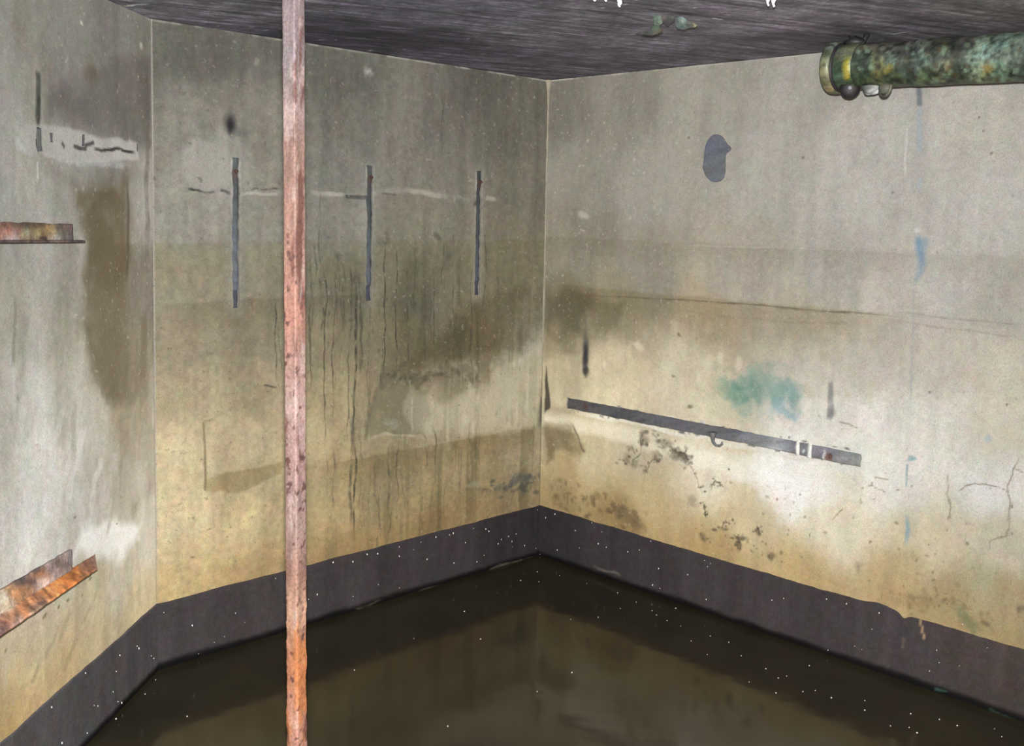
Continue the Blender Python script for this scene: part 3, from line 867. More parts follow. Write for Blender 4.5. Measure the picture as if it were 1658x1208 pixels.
def slab(name, a, b, mat, t=0.1):
    a = np.array(a); b = np.array(b)
    d = (b - a) / np.linalg.norm(b - a); n = np.array([d[1], -d[0]])
    if n @ (np.array([0.5, 1.0]) - (a + b) / 2) > 0:
        n = -n
    V = []
    for q in (a, b, b + n * t, a + n * t):
        for z in (ZB, H):
            V.append((q[0], q[1], z))
    F = [(0, 2, 3, 1), (2, 4, 5, 3), (4, 6, 7, 5), (6, 0, 1, 7), (1, 3, 5, 7), (0, 6, 4, 2)]
    me = bpy.data.meshes.new(name); me.from_pydata(V, [], F); me.update()
    o = link(name, me, mat); o['kind'] = 'structure'
    return o


RC = np.array([RE[0], LE[1]])
slab('wall_east', RE, RC, M_REAR)
slab('wall_front', RC, LE, M_REAR)


# ------------------------------------------------------------------ ceiling, floor, water
def ceil_hit(x, y):
    q = at_z(x, y, H)[:2] - C0
    A = np.stack([DM, DR], 1)
    s = np.linalg.solve(A, q)
    return float(s[0]), float(s[1])


def build_ceiling():
    ul = axis_lines(-.04, 2.3, .0055, 6.2, .2); vl = axis_lines(-.04, 2.35, .0055, 5.4, .2)
    U, V_ = np.meshgrid(ul, vl, indexing='ij'); U = U.ravel(); V_ = V_.ravel()
    p = Painter(U, V_, ceil_hit)
    p.controls([
        (400, 25, (84, 82, 87)), (330, 12, (98, 96, 100)), (620, 62, (44, 42, 50)), (560, 40, (58, 56, 64)), (520, 62, (52, 50, 58)), (690, 72, (52, 50, 58)),  # soft darker band left of centre, near the back wall
        (620, 20, (80, 78, 86)), (750, 20, (86, 84, 92)), (750, 90, (70, 68, 76)), (820, 105, (78, 75, 82)), (880, 60, (86, 84, 89)),
        (900, 115, (80, 77, 84)), (1050, 65, (88, 85, 92)), (1050, 100, (76, 73, 79)), (1200, 40, (100, 96, 102)), (1250, 75, (72, 69, 73)),
        (1400, 20, (90, 86, 90)), (1500, 40, (78, 74, 78)), (1620, 20, (86, 83, 80)), (1300, 20, (98, 95, 98)), (1000, 20, (92, 89, 94)),
        (290, 12, (92, 90, 94)), (450, 10, (80, 78, 82)), (1340, 60, (64, 61, 65))], soft=.06)
    # board marks run roughly square to the line of sight
    a = np.array(ceil_hit(1060, 20)); b = np.array(ceil_hit(1330, 52))
    d = (b - a) / np.linalg.norm(b - a); e = np.array([-d[1], d[0]])
    X = U * d[0] + V_ * d[1]; Y = U * e[0] + V_ * e[1]
    n = fbm(X, Y, 3, 34, 5, 3) - .5; n2 = fbm(X, Y, 9, 90, 3, 8) - .5
    p.c *= (1 + .50 * n + .30 * n2)[:, None] * np.array([.99, .985, 1.02])
    g = fbm(U, V_, 14, 14, 4, 51) - .5
    p.c *= (1 + .6 * g)[:, None]
    p.c *= (1 + .5 * (fbm(U, V_, 70, 70, 2, 57) - .5))[:, None]
    k = fbm(X, Y, 12, 40, 2, 15) - .5
    p.c[:, 1] *= 1 + .12 * k; p.c[:, 0] *= 1 - .05 * k
    p.mix(.4 * smooth(.66, .80, fbm(X, Y, 7, 45, 3, 19)), (128, 125, 132))
    p.mix(.3 * (1 - smooth(.22, .34, fbm(X, Y, 3, 30, 3, 25))), (40, 38, 42))
    for pts, w, a_ in [([(1025, 12), (1090, 22), (1180, 32), (1330, 48)], .010, .8), ([(940, 15), (1000, 25), (1050, 38)], .012, .6),
                       ([(1180, 70), (1250, 82), (1330, 80)], .012, .6)]:
        p.line(pts, w, (48, 45, 48), a_, .02, .4)
    p.line([(1065, 12), (1105, 16)], .005, (170, 164, 156), .8, .01, .2)
    p.line([(1150, 30), (1170, 33)], .006, (176, 172, 172), .8, .01, .3)
    p.line([(1440, 58), (1475, 52)], .005, (190, 188, 190), .7, .01, .3)
    p.line([(205, 12), (240, 8)], .012, (186, 190, 184), .7, .05, .4)
    p.blob(1240, 20, 40, 12, (122, 118, 124), .5, .1, .1, .4)
    r = np.random.RandomState(3)
    for i in range(90):
        x = r.uniform(250, 1650); y = r.uniform(0, 90)
        p.blob(x, y, r.uniform(1.5, 4), r.uniform(1, 2.2), (190, 188, 186), r.uniform(.4, .9), .2, .02)
    XY = C0 + U[:, None] * DM + V_[:, None] * DR
    Z = H + .002 + (fbm(X, Y, 3, 26, 3, 33) - .5) * .006
    P = np.stack([XY[:, 0], XY[:, 1], Z], -1)
    me = from_np('ceiling', P, quads_grid(len(ul), len(vl))[:, ::-1])
    tint(me, reflect(p.c, P, np.tile([0, 0, -1.0], (len(P), 1))))
    o = link('ceiling', me, M_CEIL); o['kind'] = 'structure'


build_ceiling()


def room_poly(z0, z1, name, mat, grow=0.0):
    pts = [C0, C0 + DR * 4.2, RC, L0 + DL * 4.6, L0]
    cen = np.mean(pts, 0)
    pts = [q + (q - cen) / np.linalg.norm(q - cen) * grow for q in pts]
    n = len(pts)
    V = [(q[0], q[1], z0) for q in pts] + [(q[0], q[1], z1) for q in pts]
    F = [tuple(range(n)), tuple(range(2 * n - 1, n - 1, -1))] + [(i, i + n, (i + 1) % n + n, (i + 1) % n) for i in range(n)]
    me = bpy.data.meshes.new(name); me.from_pydata(V, [], F); me.update()
    bm = bmesh.new(); bm.from_mesh(me); bmesh.ops.recalc_face_normals(bm, faces=bm.faces); bm.to_mesh(me); bm.free()
    return link(name, me, mat)


o = room_poly(ZB - .08, ZB, 'floor', M_FLOOR, .05); o['kind'] = 'structure'
def water_body():
    pts = [C0, C0 + DR * 4.2, RC, L0 + DL * 4.6, L0]
    cen = np.mean(pts, 0)
    pts = [q - (q - cen) / np.linalg.norm(q - cen) * .003 for q in pts]
    pa = at_depth(477.5, 604, 2.25)
    d = ray(480.6, 1500); pc = CAM + d * ((pa[1] - CAM[1]) / d[1])
    hole = [pc[:2] + .0275 * np.array([math.cos(a), math.sin(a)]) for a in np.linspace(0, 2 * math.pi, 17)[:-1]]
    bm = bmesh.new()
    for z in (ZB, 0.0):
        ed = []
        for loop in (pts, hole):
            vsn = [bm.verts.new((q[0], q[1], z)) for q in loop]
            ed += [bm.edges.new((vsn[i], vsn[(i + 1) % len(vsn)])) for i in range(len(vsn))]
        bmesh.ops.triangle_fill(bm, use_beauty=True, use_dissolve=False, edges=ed)
    bm.verts.ensure_lookup_table()
    off = len(pts) + len(hole)
    st = 0
    for loop in (pts, hole):
        n = len(loop)
        for i in range(n):
            a, b = st + i, st + (i + 1) % n
            bm.faces.new((bm.verts[a], bm.verts[b], bm.verts[b + off], bm.verts[a + off]))
        st += n
    bmesh.ops.recalc_face_normals(bm, faces=bm.faces)
    me = bpy.data.meshes.new('flood_water'); bm.to_mesh(me); bm.free()
    return link('flood_water', me, M_WATER)


o = water_body()
tag(o, 'still dark floodwater covering the floor, mirroring the stained walls', 'water', kind='stuff')


# ------------------------------------------------------------------ black coat along the wall foot
def baseboard(name, wall, s0, s1, ctrl, extra=None, seed=0):
    sl = axis_lines(s0, s1, .008)
    zl = np.linspace(ZB, BAND, 50)
    S, Z = np.meshgrid(sl, zl, indexing='ij')
    top = (fbm(sl, sl * 0, 9, 1, 4, 50 + seed) - .5) * .010
    if extra:
        top = top + extra(sl)
    Z = Z + top[:, None] * smooth(.5 * BAND, BAND, Z)
    S = S.ravel(); Zr = Z.ravel()
    off = .004 + (fbm(S, Zr, 14, 14, 3, 70) - .5) * .002
    V = wall.P(S, Zr, off)
    nu, nv = len(sl), len(zl)
    back = wall.P(sl, Z[:, -1], -.004)
    V = np.concatenate([V, back])
    F = quads_grid(nu, nv)
    i = np.arange(nu - 1)
    t = i * nv + nv - 1
    F = np.concatenate([F, np.stack([t, t + nv, len(S) + i + 1, len(S) + i], -1)])
    p = Painter(np.concatenate([S, sl]), np.concatenate([Zr, Z[:, -1]]), wall.hit)
    p.controls(ctrl, soft=.12)
    p.c *= .975
    p.mottle(.22, .05, 33 + seed)
    wet = 1 - smooth(.008, .034, p.Z + p.wx * .02)
    p.mix(.95 * wet, (10, 9, 8))
    if seed == 0:
        p.line([(790, 925), (815, 915), (870, 900)], .008, (120, 112, 94), .6, .03, .5)
        p.line([(570, 985), (620, 970)], .005, (110, 98, 84), .6, .03, .5)
        p.line([(650, 965), (740, 940)], .006, (96, 88, 78), .5, .03, .6)
    if seed == 1:
        p.line([(1490, 1000), (1495, 1020), (1497, 1038)], .005, (190, 162, 120), .8, .01, .3)
        p.line([(1465, 1030), (1463, 1050)], .005, (140, 126, 98), .7, .01, .4)
        p.line([(1510, 1118), (1535, 1122)], .005, (64, 104, 92), .7, .04, .6)
        p.line([(1600, 1146), (1658, 1168)], .005, (64, 106, 92), .7, .04, .6)
        p.line([(960, 918), (1010, 934)], .007, (128, 120, 104), .6, .03, .6)
    lin = reflect(p.c, V, np.tile(wall.n, (len(V), 1)))
    me = from_np(name, V, F); tint(me, lin)
    o = link(name, me, M_BAND); o['kind'] = 'structure'
    return o


bb_back = baseboard('baseboard_back', MIDW, 0, LMID, [(300, 1010, (74, 69, 70)), (400, 980, (72, 66, 67)), (560, 940, (68, 62, 64)), (700, 900, (62, 57, 60)),
                                                      (850, 850, (50, 46, 48)), (300, 1060, (70, 66, 66)), (620, 950, (64, 58, 60))], None, 0)
bb_right = baseboard('baseboard_right', RIGHTW, 0, 4.2, [(890, 850, (50, 47, 49)), (1000, 900, (60, 55, 58)), (1150, 950, (66, 60, 62)), (1300, 1000, (70, 63, 65)),
                                                         (1450, 1050, (72, 65, 66)), (1600, 1090, (74, 66, 64)), (1650, 1130, (72, 64, 60))],
                     lambda s: .012 * np.exp(-((s - RIGHTW.hit(1425, 985)[0]) / .05) ** 2) - .014 * np.exp(-((s - RIGHTW.hit(1464, 994)[0]) / .015) ** 2), 1)
bb_left = baseboard('baseboard_left', LEFTW, 0, 4.6, [(230, 1030, (76, 72, 73)), (150, 1100, (80, 76, 77)), (60, 1180, (82, 78, 79)), (240, 1000, (72, 67, 70))], None, 2)

# lime bead in the far corner, thin mortar fillet
def bead():
    zz = np.concatenate([np.linspace(H, H - .09, 12), np.linspace(H - .1, MIDW.hit(884, 592)[1], 90)])
    n = 9
    V = []
    for i, z in enumerate(zz):
        k = 1.0 - i / len(zz)
        r = .0046 + .003 * (vnoise(z * 30, 3.1) - .5)
        if H - z < .1:
            r += .014 * (1 - (H - z) / .1) ** 2
        if i > len(zz) - 10:
            r *= max(.15, (len(zz) - i) / 10)
        c = MIDW.P(0, z)
        nn = (MIDW.n + RIGHTW.n); nn = nn / np.linalg.norm(nn)
        tt = np.array([nn[1], -nn[0], 0])
        for j in range(n):
            a = math.pi * j / (n - 1)
            q = c + nn * (math.sin(a) * r * .7 + .001 + r * .2) + tt * math.cos(a) * r
            V.append(q)
    F = quads_grid(len(zz), n)
    me = from_np('trim_1', np.array(V), F)
    obs = np.tile([[160.0, 151, 133]], (len(V), 1))
    obs *= (1 + .25 * (fbm(np.array(V)[:, 2], np.arange(len(V)) % n * .1, 25, 3, 3, 4) - .5))[:, None]
    tint(me, reflect(obs, np.array(V), np.tile([0, -1.0, 0], (len(V), 1))))
    o = link('trim_1', me, M_WALL); o['kind'] = 'structure'


bead()


# ------------------------------------------------------------------ generic painted part
def px_tint(me, ctrl, soft=8.0, mott=.2, chroma=.05, cosv=.62, seed=1, spots=(), uv=None):
    """tint a mesh (world coordinates) from colours given along its visible face"""
    n = len(me.vertices)
    V = np.empty(n * 3, np.float32); me.vertices.foreach_get('co', V); V = V.reshape(-1, 3).astype(float)
    q = proj(V)
    num = np.zeros((n, 3)); den = np.zeros(n)
    for x, y, c in ctrl:
        w = 1 / ((q[:, 0] - x) ** 2 + (q[:, 1] - y) ** 2 + soft ** 2) ** 2
        num += w[:, None] * np.array(c, float); den += w
    c = num / den[:, None]
    a = V[:, 0] * 1.3 + V[:, 1]; b = V[:, 2] + V[:, 1] * .37
    if uv is not None:
        a, b = uv
    c *= (1 + mott * 2 * (fbm(a, b, 60, 60, 3, seed) - .5))[:, None]
    k = fbm(a, b, 35, 35, 2, seed + 5) - .5
    c[:, 0] *= 1 + chroma * 2 * k; c[:, 2] *= 1 - chroma * 2 * k
    for x, y, rx, ry, cc, al in spots:
        d = np.hypot((q[:, 0] - x) / rx, (q[:, 1] - y) / ry) + (fbm(a, b, 70, 70, 2, seed + 9) - .5) * .8
        w = (al * (1 - smooth(.5, 1.0, d)))[:, None]
        c = c * (1 - w) + np.array(cc, float) * w
    tint(me, reflect(c, V, None, np.full(n, cosv)))


def bm_mesh(name, bm, smooth_=False):
    me = bpy.data.meshes.new(name)
    bmesh.ops.recalc_face_normals(bm, faces=bm.faces)
    bm.to_mesh(me); bm.free()
    if smooth_:
        me.polygons.foreach_set('use_smooth', [True] * len(me.polygons))
    return me


# ------------------------------------------------------------------ rusty post
def build_post():
    dep = 2.25
    pb = at_depth(478.5, 1000, 1); pt = at_depth(475, 30, 1)
    base = at_depth(477.5, 604, dep)
    # plumb line through the post, with the small lean the picture shows
    t0 = CAM + ray(475.2, 10) * 1.0; t1 = CAM + ray(480.6, 1200) * 1.0
    def on_plane(x, y):
        d = ray(x, y); return CAM + d * ((base[1] - CAM[1]) / d[1])
    A = on_plane(480.6, 1200); B = on_plane(475.2, 10)
    ax = (B - A) / (B[2] - A[2])
    zz = np.linspace(ZB, H + .003, 560)
    half = 0.0168
    prof = []
    rb = .0035
    for k in range(4):
        a0 = math.pi / 4 + k * math.pi / 2
        cx, cy = (half - rb) * math.sqrt(2) * math.cos(a0), (half - rb) * math.sqrt(2) * math.sin(a0)
        for j in (-1, 0, 1):
            a = a0 + j * math.pi / 5
            prof.append((cx + rb * math.cos(a), cy + rb * math.sin(a)))
        # points along the face
        a1 = a0 + math.pi / 2
        nx, ny = (half - rb) * math.sqrt(2) * math.cos(a1), (half - rb) * math.sqrt(2) * math.sin(a1)
        am = a0 + math.pi / 4
        for t in (.15, .3, .45, .6, .75, .9):
            x = cx + (nx - cx) * t + rb * math.cos(am); y = cy + (ny - cy) * t + rb * math.sin(am)
            prof.append((x, y))
    prof = np.array(prof)
    yaw = math.radians(45) + math.atan2(A[0], A[1]) * -1 + math.radians(3)
    rot = np.array([[math.cos(yaw), -math.sin(yaw)], [math.sin(yaw), math.cos(yaw)]])
    pr = prof @ rot.T
    n = len(pr)
    per = np.concatenate([[0], np.cumsum(np.linalg.norm(np.diff(prof, axis=0), axis=1))])
    Zg, Pg = np.meshgrid(zz, per, indexing='ij')
    rough = (fbm(Pg, Zg, 60, 30, 4, 3) - .5)
    low = 1 - smooth(.55, 1.0, Zg)
    disp = 1 + rough * (.05 + .22 * low) + .10 * low * smooth(.6, .75, fbm(Pg, Zg, 30, 18, 3, 9))
    cx = A[0] + ax[0] * (zz - A[2]); cy = A[1] + ax[1] * (zz - A[2])
    V = np.stack([cx[:, None] + pr[None, :, 0] * disp, cy[:, None] + pr[None, :, 1] * disp, Zg], -1).reshape(-1, 3)
    i = np.arange(len(zz) * n).reshape(len(zz), n); j = np.roll(i, -1, axis=1)
    F = np.stack([i[:-1], j[:-1], j[1:], i[1:]], -1).reshape(-1, 4)
    me = from_np('steel_post', V, F)
    # paint: by height (picture row) and by face
    q = proj(V); y = q[:, 1]
    rows = [-100, 30, 110, 250, 420, 520, 650, 720, 860, 930, 990, 1080, 1160, 1300, 2500]
    cl = np.array([(132, 108, 112), (140, 104, 100), (140, 126, 132), (150, 112, 102), (172, 108, 86), (178, 112, 92), (168, 126, 122), (160, 104, 98), (128, 92, 88),
                   (122, 78, 70), (196, 118, 72), (206, 112, 56), (196, 132, 112), (170, 118, 104), (120, 80, 60)], float)
    crr = np.array([(172, 164, 176), (170, 158, 168), (176, 158, 156), (190, 146, 126), (196, 158, 144), (206, 150, 132), (206, 176, 164), (196, 172, 164), (200, 170, 156),
                    (196, 148, 120), (214, 196, 184), (206, 140, 108), (196, 140, 112), (180, 124, 104), (120, 80, 60)], float)
    rowz = np.interp(y, rows, np.arange(len(rows)))
    both = (cl + crr) / 2
    C = np.stack([np.interp(rowz, np.arange(len(rows)), both[:, k]) for k in range(3)], -1)
    u = Pg.ravel(); z = Zg.ravel()
    C *= (1 + .22 * (fbm(u, z, 70, 14, 4, 2) - .5) * 2)[:, None]
    def blend(w, c):
        nonlocal C
        w = np.clip(w, 0, 1)[:, None]; C = C * (1 - w) + np.array(c, float) * w
    n1 = fbm(u, z, 40, 9, 4, 12)
    blend(.75 * smooth(.58, .70, n1), (112, 62, 50))
    n2 = fbm(u, z, 90, 70, 3, 22)
    blend(.8 * smooth(.66, .74, n2) * smooth(1.75, 1.4, z) if False else .8 * smooth(.66, .74, n2) * (1 - smooth(1.4, 1.75, z)), (92, 52, 44))
    n3 = fbm(u, z, 50, 12, 4, 32)
    blend(.7 * smooth(.60, .70, n3), (206, 176, 168))
    n4 = fbm(u, z, 30, 6, 4, 42)
    blend(.6 * smooth(.55, .68, n4) * low.ravel(), (216, 118, 46))
    lm = C @ np.array([.3, .59, .11]); C = lm[:, None] + (C - lm[:, None]) * .88
    tint(me, reflect(C * 1.04, V, None, np.full(len(V), .62)))
    me.polygons.foreach_set('use_smooth', [True] * len(me.polygons))
    o = link('steel_post', me, M_RUST)
    tag(o, 'slender rusty steel post with flaking salmon paint standing in the water', 'post')
    return A, B


build_post()


# ------------------------------------------------------------------ battens in their slots
def wall_box(wall, s0, s1, z0, z1, d0, d1, ns=3, nz=60, rag=.0015, seed=0):
    """box set on a wall between depths d0 (back) and d1 (front), front face gridded"""
    sl = np.linspace(s0, s1, ns); zl = np.linspace(z0, z1, nz)
    S, Z = np.meshgrid(sl, zl, indexing='ij'); S = S.ravel(); Z = Z.ravel()
    js = (fbm(S, Z, 40, 40, 3, seed) - .5) * rag * 2
    f = wall.P(S + js, Z, d1 + (fbm(S, Z, 60, 30, 2, seed + 2) - .5) * rag * 2)
    b = wall.P(S + js, Z, d0)
    V = np.concatenate([f, b]); k = len(f)
    F = quads_grid(ns, nz)
    G = F[:, ::-1] + k
    i = np.arange(ns * nz).reshape(ns, nz)
    loop = np.concatenate([i[:, 0], i[-1, 1:], i[-2::-1, -1], i[0, -2:0:-1]])
    nx = np.roll(loop, -1)
    R = np.stack([nx, loop, loop + k, nx + k], -1)
    return V, np.concatenate([F, G, R])


def bolt(parent, wall, x, y, r, mat, ctrl, off):
    a, z = wall.hit(x, y)
    bm = bmesh.new()
    c = wall.P(a, z, off)
    n = Vector(wall.n)
    rot = n.to_track_quat('Z', 'Y').to_matrix().to_4x4()
    bmesh.ops.create_cone(bm, cap_ends=True, segments=6, radius1=r, radius2=r * .85, depth=r * 1.1, matrix=Matrix.Translation(Vector(c)) @ rot)
    bmesh.ops.create_cone(bm, cap_ends=True, segments=8, radius1=r * .45, radius2=r * .35, depth=r * 1.0, matrix=Matrix.Translation(Vector(c) + n * r * .9) @ rot)
    me = bm_mesh('bolt', bm)
    px_tint(me, ctrl, mott=.3)
    return put('bolt', me, mat, parent)


bat_labels = ['grey timber batten let into the wall, left of the rusty post',
              'grey timber batten let into the wall, first one right of the rusty post',
              'narrow grey timber batten let into the wall, nearest to the room corner']
tops = [(380, 256, 383, 498), (598.5, 268, 598.5, 487), (775.5, 277, 772.5, 478)]
for i, ((s0, s1, z0, z1), lab) in enumerate(zip(BAT, bat_labels)):
    e = empty('wall_batten', MIDW.P((s0 + s1) / 2, z0, -.012))
    tag(e, lab, 'batten', 'battens let into the back wall')
    x0, y0, x1, y1 = tops[i]
    zc = z0 + (z1 - z0) * .115
    V, F = wall_box(MIDW, s0 - .003, s1 + .003, zc, z1 + .002, -.03, -.009, 4, 120, .0012, i)
    me = from_np('batten_strip', V, F)
    L = y1 - y0
    ct = [(x0, y0 + 6, (86, 90, 90)), (x0, y0 + L * .12, (74, 72, 72)), (x0, y0 + L * .22, (76, 80, 82)), (x0 + 1, y0 + L * .36, (84, 90, 90)), (x0 + 2, y0 + L * .5, (88, 93, 98)),
          (x0 + 2, y0 + L * .65, (92, 97, 104)), (x0 + 3, y0 + L * .8, (98, 102, 110))]
    if i:
        ct = [(x, y, tuple(v * (.88 if i == 1 else .80) for v in c)) for x, y, c in ct]
    px_tint(me, ct, 10, .22, .04, .66, i, [(x0 + 1, y0 + L * .10, 5, 9, (88, 66, 56), .7)])
    put('batten_strip', me, M_WOOD, e)
    V, F = wall_box(MIDW, s0 - .003, s1 + .003, z0 - .002, zc + .004, -.03, -.013, 4, 20, .001, i + 5)
    me = from_np('foot_block', V, F)
    px_tint(me, [(x1, y1 - 15, (66, 66, 76))], 10, .2, .03, .66, i)
    put('foot_block', me, M_WOOD, e)
    bolt(e, MIDW, x0 + (4 if i == 0 else 4), y0 + L * .088, .0075, M_RUST, [(x0, y0, (80, 58, 50))], -.004)

# long rail batten on the right wall
e = empty('rail_batten', RIGHTW.P((RAILR[0] + RAILR[1]) / 2, RAILR[2], -.012))
tag(e, 'long grey horizontal batten let into the right wall below the green stain', 'batten')
V, F = wall_box(RIGHTW, RAILR[0] - .003, RAILR[1] + .003, RAILR[2] - .003, RAILR[3] + .003, -.03, -.010, 300, 9, .0014, 21)
me = from_np('batten_strip', V, F)
px_tint(me, [(920, 655, (78, 76, 76)), (1000, 672, (80, 79, 82)), (1100, 690, (90, 88, 93)), (1160, 702, (98, 97, 101)), (1230, 718, (120, 121, 126)),
             (1262, 725, (150, 152, 156)), (1290, 725, (112, 112, 118)), (1330, 735, (112, 108, 114)), (1370, 740, (130, 130, 132)), (1392, 745, (136, 140, 138))],
        14, .25, .04, .66, 3, [(1291, 725, 4, 14, (222, 222, 216), .95), (1310, 730, 4, 16, (214, 210, 200), .95), (1301, 730, 3, 4, (200, 206, 206), .9),
                               (1335, 737, 4, 12, (200, 198, 198), .8), (1342, 740, 7, 9, (106, 80, 72), .9), (947, 659, 6, 6, (84, 68, 64), .7),
                               (1255, 728, 16, 5, (170, 174, 178), .8)])
put('batten_strip', me, M_WOOD, e)
bolt(e, RIGHTW, 1342, 739, .009, M_RUST, [(1342, 739, (100, 74, 66))], -.006)
bolt(e, RIGHTW, 947, 658, .006, M_RUST, [(947, 658, (82, 66, 62))], -.006)
# lime ribs left standing across the batten
for x, w in ((1291, 2.2), (1310, 3.0)):
    y = 653 + (x - 917) * .1915
    s0 = RIGHTW.hit(x - w, y)[0]; s1 = RIGHTW.hit(x + w, y)[0]
    V, F = wall_box(RIGHTW, s0, s1, RAILR[2] - .004, RAILR[3] + .004, -.012, .001, 3, 10, .002, x)
    me = from_np('lime_rib', V, F); px_tint(me, [(x, y, (214, 212, 204))], 10, .15)
    put('lime_rib', me, M_WALL, e)


def tube(bm, pts, r, seg=8, caps=True):
    pts = [Vector(p) for p in pts]
    rings = []
    for i, p in enumerate(pts):
        t = (pts[min(i + 1, len(pts) - 1)] - pts[max(i - 1, 0)]).normalized()
        a = t.orthogonal().normalized(); b = t.cross(a)
        if rings:
            pa = rings[-1][1]
            a = (pa - t * pa.dot(t)).normalized(); b = t.cross(a)
        rr = r[i] if hasattr(r, '__len__') else r
        rings.append(([bm.verts.new(p + a * math.cos(2 * math.pi * k / seg) * rr + b * math.sin(2 * math.pi * k / seg) * rr) for k in range(seg)], a))
    for i in range(len(rings) - 1):
        for k in range(seg):
            bm.faces.new((rings[i][0][k], rings[i][0][(k + 1) % seg], rings[i + 1][0][(k + 1) % seg], rings[i + 1][0][k]))
    if caps:
        bm.faces.new(rings[0][0]); bm.faces.new(rings[-1][0][::-1])


bm = bmesh.new()
hk = [(1155, 700), (1155, 708), (1156, 716), (1160, 721), (1166, 722), (1170, 719), (1170, 715)]
tube(bm, [RIGHTW.P(*RIGHTW.hit(x, y), off=.004) for x, y in hk], [.016, .010, .0065, .0055, .0055, .005, .003], 8)
me = bm_mesh('hook', bm, True); px_tint(me, [(1160, 715, (96, 96, 94))], 10)
put('hook', me, M_IRON, e)

# ------------------------------------------------------------------ oval plate
def oval():
    out = [(1158, 217), (1164, 218), (1170, 221), (1174, 227), (1178, 233), (1182, 237), (1184.5, 240), (1182.5, 244), (1178, 247), (1175.5, 252), (1175, 262), (1175, 275), (1173, 286),
           (1169, 292), (1162, 295), (1154, 295), (1148, 291), (1143, 285), (1140, 277), (1138, 272), (1139, 267), (1140, 258), (1141, 246), (1143, 236), (1146, 228), (1151, 221)]
    q = np.array([RIGHTW.hit(x, y) for x, y in out])
    # subdivide smoothly
    n = len(q); f = []
    for i in range(n):
        p0, p1, p2, p3 = q[i - 1], q[i], q[(i + 1) % n], q[(i + 2) % n]
        for t in (0, .33, .66):
            f.append(.5 * ((2 * p1) + (p2 - p0) * t + (2 * p0 - 5 * p1 + 4 * p2 - p3) * t * t + (3 * p1 - p0 - 3 * p2 + p3) * t ** 3))
    f = np.array(f); c = f.mean(0)
    rings = [1.0, .985, .9, .75, .55, .35, .15]
    offs = [-.004, .004, .0048, .0045, .0045, .0045, .0045]
    V = []
    for r, o_ in zip(rings, offs):
        P = c + (f - c) * r
        V.append(RIGHTW.P(P[:, 0], P[:, 1], o_))
    V = np.concatenate(V); k = len(f)
    i = np.arange(len(rings) * k).reshape(len(rings), k); j = np.roll(i, -1, 1)
    F = np.stack([i[:-1], j[:-1], j[1:], i[1:]], -1).reshape(-1, 4)
    V = np.concatenate([V, [RIGHTW.P(c[0], c[1], .0045)]])
    last = i[-1]; tri = [(int(last[a]), int(last[(a + 1) % k]), len(V) - 1) for a in range(k)]
    me = bpy.data.meshes.new('oval_plate')
    me.from_pydata(V.tolist(), [], [tuple(map(int, x)) for x in F] + tri); me.update()
    bm = bmesh.new(); bm.from_mesh(me); bmesh.ops.recalc_face_normals(bm, faces=bm.faces); bm.to_mesh(me); bm.free()
    px_tint(me, [(1150, 245, (104, 104, 114)), (1160, 262, (106, 110, 114))], 6, .16, .05, .86, 4)
    o = link('oval_plate', me, M_WOOD)
    tag(o, 'dark grey oval plate with small side lug high on the right wall', 'plate')


oval()


